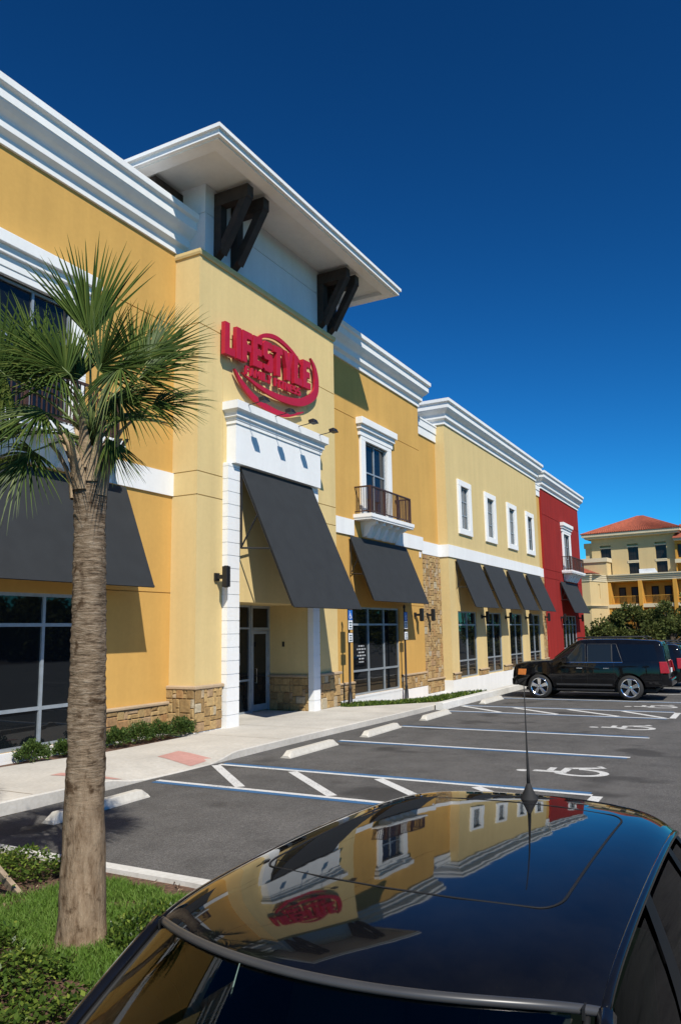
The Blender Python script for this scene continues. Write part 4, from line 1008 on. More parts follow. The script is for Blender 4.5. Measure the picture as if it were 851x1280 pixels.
# (hastula across, up, towards | fan axis | leaf normal | size, spread, droop)
FR = [(-.02, .84, .05, -.05, 1, .0, .15, .1, 1, .78, 80, .02),
      (.46, .66, .05, .62, .78, .0, -.3, .3, .9, .55, 130, .06),
      (.34, .50, .42, .30, -.10, .30, .10, .32, .95, .53, 310, .16),
      (-.58, .46, .42, -.30, .30, .20, -.05, .30, .95, .70, 300, .16),
      (-.36, .58, .10, -.70, .72, .1, .4, .3, .8, .70, 100, .05),
      (-.40, -.14, .25, -.62, -.62, .2, -.4, .5, .8, .58, 190, .14),
      (-.62, .12, -.1, -1, .12, .0, .1, .8, .5, .60, 150, .12),
      (.24, .72, -.30, .32, .95, -.2, .1, .3, .9, .62, 110, .05),
      (.46, .34, -.15, .9, .30, -.1, -.1, .7, .7, .46, 140, .14),
      (.16, .02, .12, .50, -.80, .1, .5, .5, .7, .36, 90, .10),
      (-.25, .62, -.35, -.35, .85, -.3, .2, .3, .9, .62, 100, .05),
      (-.66, -.06, .35, -.9, -.2, .35, -.1, .6, .8, .56, 170, .14),
      (.05, .34, -.6, .1, .55, -.9, 0, .8, .3, .60, 150, .2),
      (-.10, .40, .50, -.35, .25, .7, .05, .7, .7, .50, 220, .26),
      (.40, .48, .15, .85, .42, .1, -.35, .5, .8, .54, 110, .10),
      (-.24, .14, .42, -.55, -.35, .6, -.1, .5, .8, .48, 180, .16),
      (.14, .52, .30, .45, .60, .4, -.2, .3, .9, .56, 160, .10),
      (.20, .36, .10, .70, -.15, .2, .1, .6, .8, .52, 170, .24),
      (-.12, .52, .22, -.55, .55, .4, .2, .3, .9, .56, 150, .12)]
palm('palm_tree', 'fan palm with a thick ringed trunk standing in full view before the orange bay', 4.75, 4.95, .08, 4.08, .182, .134, FR, 3)
r = random.Random(5); FR2 = []
for k in range(14):
    a = k*2.399; u = r.uniform(-.2, 1.0); c, s = math.cos(a), math.sin(a)
    FR2.append((c*.5, u*.6+.1, s*.5, c, u, s, -c*.3, 1-abs(u)*.5, .3-s*.3, r.uniform(.6, .75), r.uniform(120, 230), .2))
palm('palm_tree', 'second fan palm beyond the left edge of the view, leaning on timber props', 4.45, 7.75, .08, 4.0, .20, .13, FR2, 9)
m = MB(); m.bar((5.30, 6.27, .06), (4.60, 7.45, 1.55), .09, .045, (1, 0, .3)); tag(m.build('timber_prop', 'stake', bevel=.004), 'weathered timber prop slanting out of the ground cover at the left edge', 'stake')
m = MB(); m.bar((3.3, 7.0, .06), (4.34, 7.62, 1.55), .09, .045, (0, 1, .3)); tag(m.build('timber_prop', 'stake', bevel=.004), 'weathered timber prop of the off-frame palm, hidden left of the view', 'stake')

# ------------------------------------------------------------------ broadleaf trees at the back of the lot
def bush_tree(x, y, z, R, H, seed, lab, n=5600, grp='dark trees in front of the hotel'):
    r = random.Random(seed); t = thing('broadleaf_tree', lab, 'tree', (x, y, z), grp)
    m = MB(); hub = []
    for k in range(20):
        a = r.uniform(0, 2*math.pi); q = R*.85*r.random()**.5; hub.append((Vector((x+q*math.cos(a), y+q*math.sin(a), z+H*(.16+.74*r.random()*(1-.45*(q/R)**2)))), R*r.uniform(.16, .36)))
    m.tube([(x, y, z), (x+.05, y, z+H*.2), (x, y, z+H*.42)], [.16, .13, .09], 8)
    for c, q in hub: m.tube([(x, y, z+H*.25), (Vector((x, y, z+H*.42))+c)/2, c], [.07, .05, .02], 5)
    m.build('trunk', 'bark', t)
    m = MB()
    for k in range(n):
        c, q = hub[r.randrange(len(hub))]; d = rdir(r); p = c+Vector((d.x, d.y, d.z*.8))*q*(r.random()**.4)*(1+.5*noise.noise(d*2+c))
        if p.z < z+.2: continue
        leaf(m, p, d+rdir(r)*.8, rdir(r), r.uniform(.16, .34), r.uniform(.10, .19), min(1, max(0, r.gauss(.45, .25))))
    m.build('crown', 'tree', t, normals=False)
for x, y, z, R, H, sd, lab in ((69.3, 13.9, -.4, 1.9, 3.5, 1, 'lowest dark green tree, beside the right edge of the red block'),
        (69.8, 11.6, -.4, 2.2, 4.7, 2, 'dark green tree left of the middle of the row, under the hotel balconies'),
        (70.4, 9.2, -.4, 2.4, 5.1, 3, 'dark green tree over the roof of the black suv'),
        (70.6, 6.9, -.4, 2.4, 5.5, 4, 'tall dark green tree behind the tail of the black suv'),
        (71.5, 4.4, -.4, 2.5, 6.1, 5, 'tallest dark green tree, cut by the right edge of the view')):
    bush_tree(x, y, z, R, H, sd, lab)
for x, y, H, sd, lab in ((73, 1.0, 7.4, 6, 'added dark green tree just outside the right edge, unseen, for dark reflections'), (75, -4.0, 8.2, 7, 'added dark green tree two crowns outside the right edge, unseen, for dark reflections'), (76, -9.5, 8.0, 8, 'added dark green tree three crowns outside the right edge, unseen, for dark reflections'), (77, -15.5, 8.6, 9, 'added dark green tree farthest outside the right edge, unseen, for dark reflections')):
    bush_tree(x, y, -.4, 3.2, H, sd, lab, n=5000)  # unseen trees, added so the car glass and paint mirror something dark

# ------------------------------------------------------------------ parked vehicles (local x forward, y left, z up)
def lerp(a, b, t): return a+(b-a)*t
def interp(tab, x):
    if x <= tab[0][0]: return tab[0][1]
    for (a, p), (b, q) in zip(tab, tab[1:]):
        if x <= b: return lerp(p, q, (x-a)/(b-a))
    return tab[-1][1]
def suv(loc, label, group=None, L=5.28, Wd=1.0, Ht=1.05, detail=True, name='parked_suv', nose=1):
    t = thing(name, label, 'car', (0, 0, 0), group)
    top = [(-2.66, .80), (-2.63, 1.10), (-2.60, 1.25), (-2.52, 1.82), (-2.34, 1.90), (-1.2, 1.955), (-.2, 1.96), (.16, 1.945), (.30, 1.915), (.42, 1.85), (1.13, 1.325), (1.24, 1.275), (2.0, 1.235), (2.38, 1.185), (2.54, 1.13), (2.60, 1.02), (2.64, .80)]
    wid = [(-2.66, .86), (-2.5, .95), (-2.0, .985), (0, 1.0), (1.6, .99), (2.2, .955), (2.5, .90), (2.64, .83)]
    bot = [(-2.66, .50), (-2.3, .40), (-1.0, .36), (1.2, .36), (2.2, .38), (2.64, .46)]
    xs = [-2.66, -2.64, -2.60, -2.54, -2.46, -2.38, -2.30, -2.22, -2.1, -1.9, -1.7, -1.5, -1.3, -1.1, -.9, -.6, -.3, 0, .16, .24, .30, .36, .42, .52, .7, .9, 1.06, 1.13, 1.18, 1.24, 1.36, 1.5, 1.65, 1.8, 2.0, 2.2, 2.34, 2.44, 2.52, 2.58, 2.61, 2.64]
    def side_y(x, z):
        W = interp(wid, x)*Wd; zt = interp(top, x); belt = min(1.20, zt-.06)
        if z <= belt: return W*(1-.07*max(0, (.75-z)/.4)**2-.03*max(0, (z-.75)/.45)**2)
        k = (z-belt)/max(.05, (zt-.04)-belt); return lerp(W*.97, W*(.97 if zt < 1.3 else lerp(.97, .80, min(1, (zt-1.2)/.65))), k)
    def ring(x):
        zt, zb = interp(top, x), interp(bot, x); belt = min(1.20, zt-.06); W = interp(wid, x)*Wd; P = []
        for z in (zb, zb+.05, lerp(zb, belt, .3), .75 if belt > .8 else lerp(zb, belt, .5), lerp(max(.75, zb), belt, .6) if belt > .8 else lerp(zb, belt, .7), belt):
            P.append((side_y(x, z), z))
        P[0] = (P[0][0]*.90, zb)
        ye = side_y(x, zt-.05)
        for k in (.5, 1.0): z = lerp(belt, zt-.05, k); P.append((side_y(x, z), z))
        P += [(ye-.03, zt-.02), (ye-.09, zt), (ye*.5, zt+.015), (0, zt+.02)]
        return P
    m = MB(); rows = []
    for x in xs:
        h = ring(x); rows.append([(x, y, z*Ht) for y, z in h]+[(x, -y, z*Ht) for y, z in h[::-1][1:]]+[(x, h[0][0], h[0][1]*Ht)])
    m.grid(rows); m.face(rows[0][:-1]); m.face(rows[-1][:-1])
    body = m.build('body', 'carblack', None, smooth=True, weld=True)
    wheels = [(1.66, .43), (-1.42, .43)]
    cut = MB()
    for wx, R in wheels:
        for s in (-1, 1): cut.lathe((wx, s*.86, .42), [(0, -.25), (.50, -.25), (.50, .25), (0, .25)], 28, 'y')
    co = cut.build('cutter', 'rubber', None, weld=True)
    bm_ = body.modifiers.new('b', 'BOOLEAN'); bm_.operation = 'DIFFERENCE'; bm_.object = co; bm_.solver = 'EXACT'
    dg = bpy.context.evaluated_depsgraph_get(); me = bpy.data.meshes.new_from_object(body.evaluated_get(dg)); old = body.data
    body.modifiers.clear(); body.data = me; bpy.data.objects.remove(co); me.name = 'body'
    for p in me.polygons: p.use_smooth = True
    if hasattr(me, 'set_sharp_from_angle'): me.set_sharp_from_angle(angle=R_(38))
    body.parent = t; OFF[body.name] = Vector()
    def patch(name, pts, mat, off=.006, parent=None, both=True, nn=5):
        """panel lying on the side surface, pts as (x,z) quad corner list a,b,c,d"""
        for s in ((1, -1) if both else (1,)):
            q = MB(); a, b, c, d = [Vector((*p, 0)) for p in pts]; rows = []
            for i in range(nn+1):
                row = []
                for j in range(nn+1):
                    p = (a.lerp(b, j/nn)).lerp(d.lerp(c, j/nn), i/nn); row.append((p.x, s*(side_y(p.x, p.y)+off), p.y*Ht))
                rows.append(row)
            q.grid(rows); q.build(name, mat, parent or t, smooth=True)
    patch('side_window', [(.74, 1.235), (.02, 1.235), (.02, 1.80), (.20, 1.80)], 'clearglass')
    patch('side_window', [(-.08, 1.235), (-.86, 1.235), (-.86, 1.80), (-.08, 1.80)], 'clearglass'); patch('side_window', [(-.90, 1.235), (-1.20, 1.235), (-1.02, 1.80), (-.90, 1.80)], 'darkglass')
    patch('side_window', [(-1.28, 1.25), (-2.36, 1.28), (-2.26, 1.78), (-1.10, 1.80)], 'darkglass')
    patch('belt_trim', [(.80, 1.205), (-1.22, 1.205), (-1.22, 1.225), (.78, 1.225)], 'chrome', .010)
    patch('rocker_trim', [(1.05, .46), (-.85, .46), (-.85, .52), (1.05, .52)], 'trimgrey', .012)
    for pts in ([(.76, 1.225), (.01, 1.225), (.01, 1.81), (.20, 1.815)], [(-.07, 1.225), (-.87, 1.225), (-.87, 1.81), (-.07, 1.81)], [(-.89, 1.225), (-1.22, 1.225), (-1.03, 1.81), (-.89, 1.81)]):
        for s_ in (1, -1):
            q = MB(); loop = []
            for p0, p1 in zip(pts, pts[1:]+pts[:1]):
                for k in range(5): xx, zz = lerp(p0[0], p1[0], k/5), lerp(p0[1], p1[1], k/5); loop.append((xx, s_*(side_y(xx, zz)+.008), zz*Ht))
            q.tube(loop+[loop[0]], .010, 5, cap=False); q.build('window_trim', 'trimgrey', t)
    # windscreen and rear glass on the loft's own slopes
    q = MB(); rows = []
    for k in range(6):
        x = lerp(.46, 1.11, k/5); zt = interp(top, x)+.027; ye = side_y(x, zt-.05)-.10; rows.append([(x+.01, ye*j/4, (zt-.006*(j/4)**2)*Ht) for j in range(-4, 5)])
    q.grid(rows); q.build('windscreen', 'darkglass', t, smooth=True)
    q = MB(); rows = []
    for k in range(4):
        x = lerp(-2.595, -2.53, k/3); zt = interp(top, x)+.014; rows.append([(x-.014, .66*j/3, zt*Ht) for j in range(-3, 4)])
    q.grid(rows); q.build('rear_window', 'rearglass', t, smooth=True)
    for s in (1, -1):
        q = MB(); q.hexa([(2.40, s*.86, .80), (2.60, s*.55, .80), (2.52, s*.50, .80), (2.28, s*.80, .80), (2.38, s*.875, .99), (2.57, s*.55, .97), (2.48, s*.50, .99), (2.25, s*.80, .99)]); q.build('headlight', 'lamp', t, bevel=.01)
        q = MB(); q.hexa([(2.14, s*.972, .82), (2.44, s*.915, .82), (2.42, s*.85, .82), (2.14, s*.92, .82), (2.10, s*.978, 1.03), (2.41, s*.92, 1.03), (2.39, s*.85, 1.03), (2.10, s*.92, 1.03)]); q.build('turn_lamp', 'amber', t, bevel=.01)
        q = MB(); q.hexa([(-2.69, s*.66, .92), (-2.69, s*.93, .92), (-2.42, s*.985, .92), (-2.38, s*.8, .92), (-2.63, s*.66, 1.30), (-2.63, s*.91, 1.30), (-2.40, s*.965, 1.30), (-2.36, s*.8, 1.30)]); q.build('tail_light', 'tail', t, bevel=.012)
        q = MB(); q.box(.60, .78, s*1.02-.0, s*1.20, 1.24, 1.46); q.box(.66, .74, s*.93, s*1.02, 1.28, 1.33); q.build('door_mirror', 'carblack', t, bevel=.035)
        for hx in (.12, -.78):
            q = MB(); y0 = s*(side_y(hx, 1.08)+.004); q.box(hx, hx+.20, min(y0, y0+s*.035), max(y0, y0+s*.035), 1.055, 1.095); q.build('door_handle', 'chrome', t, bevel=.008)
        for gx in (.86, -.03, -.93):      # shut lines
            q = MB(); pts = []
            for k in range(8): z = lerp(.52, 1.19, k/7); pts.append((gx, s*(side_y(gx, z)+.001), z*Ht))
            q.tube(pts, .005, 5); q.build('shut_line', 'seam', body)
        q = MB(); q.tube([(.35, s*.70, 1.97*Ht), (.25, s*.70, 2.02*Ht), (-1.9, s*.70, 2.03*Ht), (-2.05, s*.70, 1.96*Ht)], .022, 8); q.build('roof_rail', 'black', t, smooth=True)
        q = MB(); q.box(-.9, 1.05, min(s*.86, s*1.02), max(s*.86, s*1.02), .30, .36); q.build('running_board', 'black', t, bevel=.02)
    q = MB(); q.box(2.50, 2.70, -.80, .80, .45, .70); q.hexa([(2.45, -.93, .45), (2.62, -.80, .45), (2.62, .80, .45), (2.45, .93, .45), (2.45, -.93, .72), (2.64, -.80, .72), (2.64, .80, .72), (2.45, .93, .72)]); q.build('front_bumper', 'carblack', t, bevel=.05)
    q = MB(); q.hexa([(-2.74, -.80, .48), (-2.40, -.97, .48), (-2.40, .97, .48), (-2.74, .80, .48), (-2.74, -.80, .74), (-2.40, -.97, .76), (-2.40, .97, .76), (-2.74, .80, .74)]); q.build('rear_bumper', 'carblack', t, bevel=.05)
    q = MB()
    for k in range(5): q.box(2.585, 2.635, -.48, .48, .76+.045*k, .78+.045*k)
    q.build('grille', 'chrome', t)
    q = MB(); q.box(-2.685, -2.665, -.16, .16, .92, 1.07); q.build('number_plate', 'signwhite', t)
    q = MB(); q.box(-2.2, 2.2, -.72, .72, .28, .38); q.build('underbody', 'seam', t)
    for wx, R in wheels:
        for s in (1, -1):
            wt = MB(); wt.lathe((wx, s*.86, .42), [(.30, -s*.12), (.40, -s*.12), (.42, -s*.08), (.423, 0), (.42, s*.08), (.40, s*.115), (.31, s*.12)], 36, 'y')
            wh = wt.build('wheel', 'rubber', t, smooth=True)
            rm = MB(); rm.lathe((wx, s*.86, .42), [(.31, s*.118), (.30, s*.125), (.275, s*.105), (.27, s*.03)], 36, 'y')
            yo = s*.975-s*.86
            for k in range(5):
                a = 2*math.pi*k/5+.3; c, sn = math.cos(a), math.sin(a); U = Vector((c, 0, sn)); Sd = Vector((-sn, 0, c)); C = Vector((wx, s*.86, .42))
                o = Vector((0, s*.105, 0)); i_ = Vector((0, s*.06, 0))
                rm.hexa([C+U*.06-Sd*.05+i_, C+U*.06+Sd*.05+i_, C+U*.285+Sd*.085+i_, C+U*.285-Sd*.085+i_, C+U*.06-Sd*.045+o, C+U*.06+Sd*.045+o, C+U*.28+Sd*.07+o*.98, C+U*.28-Sd*.07+o*.98])
            rm.lathe((wx, s*.86, .42), [(0, s*.118), (.055, s*.115), (.07, s*.10), (.07, s*.05)], 16, 'y')
            rm.build('rim', 'chrome', wh, bevel=.008); dk = MB(); dk.lathe((wx, s*.86, .42), [(0, s*.02), (.285, s*.02)], 24, 'y'); dk.build('brake_disc', 'seam', wh)
    t.location = loc; t.rotation_euler = (0, 0, math.pi/2); return t
suv((29.22, 5.60, 0), 'black suv with chrome five-spoke wheels parked nose to the kerb in full side view')
suv((32.4, 5.35, 0), 'black suv parked behind the full-length one, only its tail and rear wheel showing', Ht=.94)
suv((35.9, 5.15, 0), 'dark suv farthest along the row, tail cut by the right edge', Ht=.92)

# ------------------------------------------------------------------ hotel far behind
def hotel():
    az = R_(83.4); u = Vector((-math.cos(az), -math.sin(az), 0)); nrm = Vector((-math.sin(az), math.cos(az), 0))   # u to the right in the view, nrm toward the lot
    B = Vector((110.91, 15.58, 0))
    t = thing('hotel_building', 'cream hotel with terracotta hip roof and balconies beyond the trees', 'hotel', tuple(B))
    M4 = lambda a, d, z: B+u*a+nrm*d+Vector((0, 0, z))
    def bx(m, a0, a1, d0, d1, z0, z1): m.hexa([M4(a0, d1, z0), M4(a1, d1, z0), M4(a1, d0, z0), M4(a0, d0, z0), M4(a0, d1, z1), M4(a1, d1, z1), M4(a1, d0, z1), M4(a0, d0, z1)])
    def pan(m, a0, a1, d, z0, z1, holes=()): panel(m, M4(a0, d, z0), u, nrm, a1-a0, z1-z0, [(h[0]-a0, h[1]-a0, h[2]-z0, h[3]-z0, h[4], h[5]) for h in holes])
    m = MB()       # tower block under the hip roof, with tall recessed window bays
    bays = [(-3.55, -2.1, 8.0, 13.6), (0.12, 1.52, 8.0, 13.6), (3.70, 5.12, 8.0, 13.6)]
    pan(m, -4.75, 6.3, 0, -1, 15.1, [(a, b, c, d, .34, True) for a, b, c, d in bays]); panel(m, M4(6.3, 0, -1), -nrm, u, 9, 16.1); panel(m, M4(-4.75, -9, -1), nrm, -u, 9, 16.1)
    m.build('tower_wall', 'hotel', t)
    for a, b, c, d in bays:
        for z0, z1 in ((11.35, 13.15), (9.15, 11.0)):
            if a < -3 and z0 < 11: continue
            f = MB()
            bx(f, a+.06, b-.06, -.28, -.22, z0, z0+.07); bx(f, a+.06, b-.06, -.28, -.22, z1-.07, z1); bx(f, (a+b)/2-.03, (a+b)/2+.03, -.28, -.22, z0+.07, z1-.07); bx(f, a+.06, a+.12, -.28, -.22, z0+.07, z1-.07); bx(f, b-.12, b-.06, -.28, -.22, z0+.07, z1-.07); bx(f, a+.12, b-.12, -.275, -.23, z0+.7, z0+.75)
            fo = f.build('window', 'bronze', t); g = MB(); g.face([M4(a+.1, -.26, z0+.05), M4(b-.1, -.26, z0+.05), M4(b-.1, -.26, z1-.05), M4(a+.1, -.26, z1-.05)]); g.build('pane', 'hotelglass', fo)
            s = MB(); bx(s, a-.08, b+.02, -.33, .07, z0-.16, z0-.005); s.build('sill', 'hoteltrim', t); s = MB(); bx(s, a-.08, b+.02, -.33, .05, z1+.01, z1+.16); s.build('window_lintel', 'hoteltrim', t)
    m = MB()
    a0, a1, d0, d1, z = -5.75, 7.15, 1.05, -10, 15.0
    for q in range(2): pass
    bx(m, a0, a1, d1, d0, 14.85, 15.25); bx(m, a0+.3, a1-.3, d1+.3, d0-.3, 14.6, 14.85); ev = m.build('eave_board', 'hoteltrim', t)
    m = MB(); c0, c1 = M4(.7, -4.5, 17.9), M4(1.3, -4.5, 17.9); A, Bq, Cq, D = M4(a0-.1, d0+.1, 15.26), M4(a1+.1, d0+.1, 15.26), M4(a1+.1, d1, 15.26), M4(a0-.1, d1, 15.26)
    m.face([A, Bq, c1, c0]); m.face([Bq, Cq, c1]); m.face([Cq, D, c0, c1]); m.face([D, A, c0])
    ro = m.build('roof', 'tile', t)
    m = MB(); n = 44      # barrel tile courses running down the slope
    for k in range(n+1):
        e = A.lerp(Bq, k/n); h = c0.lerp(c1, k/n)
        f_ = abs(k/n-.5)*2
        m.tube([e+Vector((0, 0, .03)), e.lerp(h, .985)+Vector((0, 0, .03))], .085, 5)
    m.build('barrel_tile', 'tile', ro)
    # podium: balcony storeys with a deep moulded cornice
    m = MB(); D0 = 1.6
    bal = [(-2.0, 1.62, 5.45, 8.35, 1.5, False), (2.08, 5.95, 5.45, 8.35, 1.5, False), (6.4, 10.5, 5.45, 8.35, 1.5, False), (-2.0, 1.62, 1.9, 4.9, 1.5, False), (2.08, 5.95, 1.9, 4.9, 1.5, False), (6.4, 10.5, 1.9, 4.9, 1.5, False)]
    pan(m, -2.4, 14, D0, -1, 8.6, bal); m.build('podium_wall', 'hoteldeep', t)
    m = MB(); pan(m, -2.4, 14, D0-1.5, -1, 8.6); m.build('balcony_back_wall', 'hoteldeep', t)
    for k in range(3):
        for q, aa in enumerate((-1.35, .28)):
            a = aa+4.25*k
            for zf in (5.47, 1.92):
                f = MB(); d = D0-1.5; bx(f, a, a+.9, d+.002, d+.06, zf, zf+2.25); fo = f.build('balcony_door', 'bronze', t)
                g = MB(); g.face([M4(a+.12, d+.065, zf+.1), M4(a+.78, d+.065, zf+.1), M4(a+.78, d+.065, zf+2.12), M4(a+.12, d+.065, zf+2.12)]); g.build('pane', 'hotelglass', fo)
        for zf in (5.45, 1.9):
            a0 = (-2.0, 2.08, 6.4)[k]; a1 = (1.62, 5.95, 10.5)[k]; rl = MB(); bx(rl, a0, a1, D0-.16, D0-.12, zf+1.0, zf+1.06); bx(rl, a0, a1, D0-.16, D0-.12, zf+.08, zf+.12)
            j = a0
            while j < a1: bx(rl, j, j+.025, D0-.15, D0-.13, zf+.12, zf+1.0); j += .16
            rl.build('balcony_railing', 'hoteldeep', t)
    def mould(a0, a1, d, z, hh=.9):
        m = MB(); pr = [(0, 0), (.10, 0), (.10, .2), (.18, .26), (.18, .42), (.30, .52), (.30, .70), (.42, .76), (.42, .90), (0, .92)]
        m.grid([[M4(a, d+p, z+q*hh/.9) for p, q in pr] for a in (a0, a1)]); return m
    mould(-2.4, 14, D0, 8.5).build('cornice', 'hoteltrim', t)
    m = MB(); bx(m, -2.4, 14, -6, D0+.1, 9.35, 9.42); m.build('terrace', 'hoteltrim', t)
    m = MB(); bx(m, -2.4, 14, D0, D0+.12, 4.95, 5.42); m.build('slab_edge', 'hoteltrim', t)
    for a in (1.62, 5.95): m = MB(); bx(m, a+.0, a+.46, D0+.002, D0+.25, -1, 8.48); m.build('pier', 'hoteldeep', t)
    # left block standing forward, with its own cornice, band and small tiled roof
    m = MB(); pan(m, -14, -3.3, 6.5, -1, 9.0); 
    E0, E1 = M4(-3.3, 6.5, -1), M4(-2.38, D0, -1); dv = (E1-E0); Ln = dv.length; dv.normalize(); nv = Vector((-dv.y, dv.x, 0)); nv = nv if nv.dot(u) > 0 else -nv
    panel(m, E0, dv, nv, Ln, 10.0, [(Ln*.45, Ln*.55, 7.2, 9.1, .1, True), (Ln*.45, Ln*.55, 3.4, 5.2, .1, True)])
    m.build('front_block_wall', 'hotel', t)
    for z, hh in ((8.45, .9), (4.95, .3)):
        m = MB(); pr = [(0, 0), (.10, 0), (.10, .2), (.18, .26), (.18, .42), (.30, .52), (.30, .70), (.42, .76), (.42, .90), (0, .92)]
        rows = []
        for a, d, ex in ((-14, 6.5, 0), (-3.3, 6.5, .6), (-2.40, D0+.3, .25)): rows.append([M4(a+p*ex, d+p, z+q*hh/.9) for p, q in pr])
        m.grid(rows); m.build('cornice', 'hoteltrim', t)
    m = MB(); bx(m, -14, -2.5, -2, 6.45, 9.3, 9.36); m.build('terrace', 'hoteltrim', t)
    m = MB(); bx(m, -5.6, -2.2, 0.2, 2.2, 9.36, 11.2); m.build('stair_wall', 'hotel', t); m = MB(); bx(m, -5.8, -2.05, 0.1, 2.4, 11.2, 11.75); m.build('cornice', 'hoteltrim', t)
    m = MB(); bx(m, -5.7, -4.77, -3.5, -.3, 9.3, 13.4); bx(m, -5.85, -4.77, -3.6, -.15, 13.4, 14.1); m.build('turret_wall', 'hotel', t)
    m = MB(); m.hexa([M4(-11, 4.2, 9.37), M4(-4.0, 4.2, 9.37), M4(-4.0, 2.3, 9.37), M4(-11, 2.3, 9.37), M4(-11, 4.2, 10.0), M4(-5.0, 4.2, 10.0), M4(-5.0, 2.3, 10.0), M4(-11, 2.3, 10.0)]); m.build('gable_wall', 'hotel', t)
    m = MB(); m.face([M4(-12, 5.0, 9.9), M4(-3.2, 5.0, 9.6), M4(-7.0, 3.3, 11.3), M4(-12, 3.3, 11.3)]); m.face([M4(-3.2, 5.0, 9.6), M4(-3.2, 1.6, 9.6), M4(-7.0, 3.3, 11.3)]); m.face([M4(-12, 5.0, 9.84), M4(-3.2, 5.0, 9.54), M4(-3.2, 1.6, 9.54), M4(-12, 1.6, 9.84)]); m.build('low_roof', 'tile', t)
    # right wing, a storey lower under its own roof
    m = MB(); pan(m, 6.3, 16, .6, -1, 13.6, [(6.55, 8.2, 11.3, 13.1, .4, True), (6.4, 10, 9.4, 10.9, 1.0, True)]); m.build('side_wing_wall', 'hoteldeep', t)
    m = MB(); bx(m, 6.25, 16, .0, .9, 10.6, 11.1); bx(m, 6.3, 16, .3, 1.2, 13.5, 13.8); m.build('cornice', 'hoteltrim', t)
    m = MB(); m.face([M4(6.2, 1.4, 13.81), M4(16, 1.4, 13.81), M4(16, -4, 16.2), M4(6.2, -4, 16.2)]); m.build('roof', 'tile', t)
    m = MB(); m.face([M4(6.6, .23, 11.35), M4(8.15, .23, 11.35), M4(8.15, .23, 13.05), M4(6.6, .23, 13.05)]); m.build('pane', 'hotelglass', t)
    m = MB(); m.hexa([M4(1.75, 1.25, 9.42), M4(4.1, 1.25, 9.42), M4(4.1, 1.2, 9.42), M4(1.75, 1.2, 9.42), M4(1.75, 1.25, 10.02), M4(3.75, 1.25, 10.02), M4(3.75, 1.2, 10.02), M4(1.75, 1.2, 10.02)]); m.build('banner', 'banner', t)
hotel()

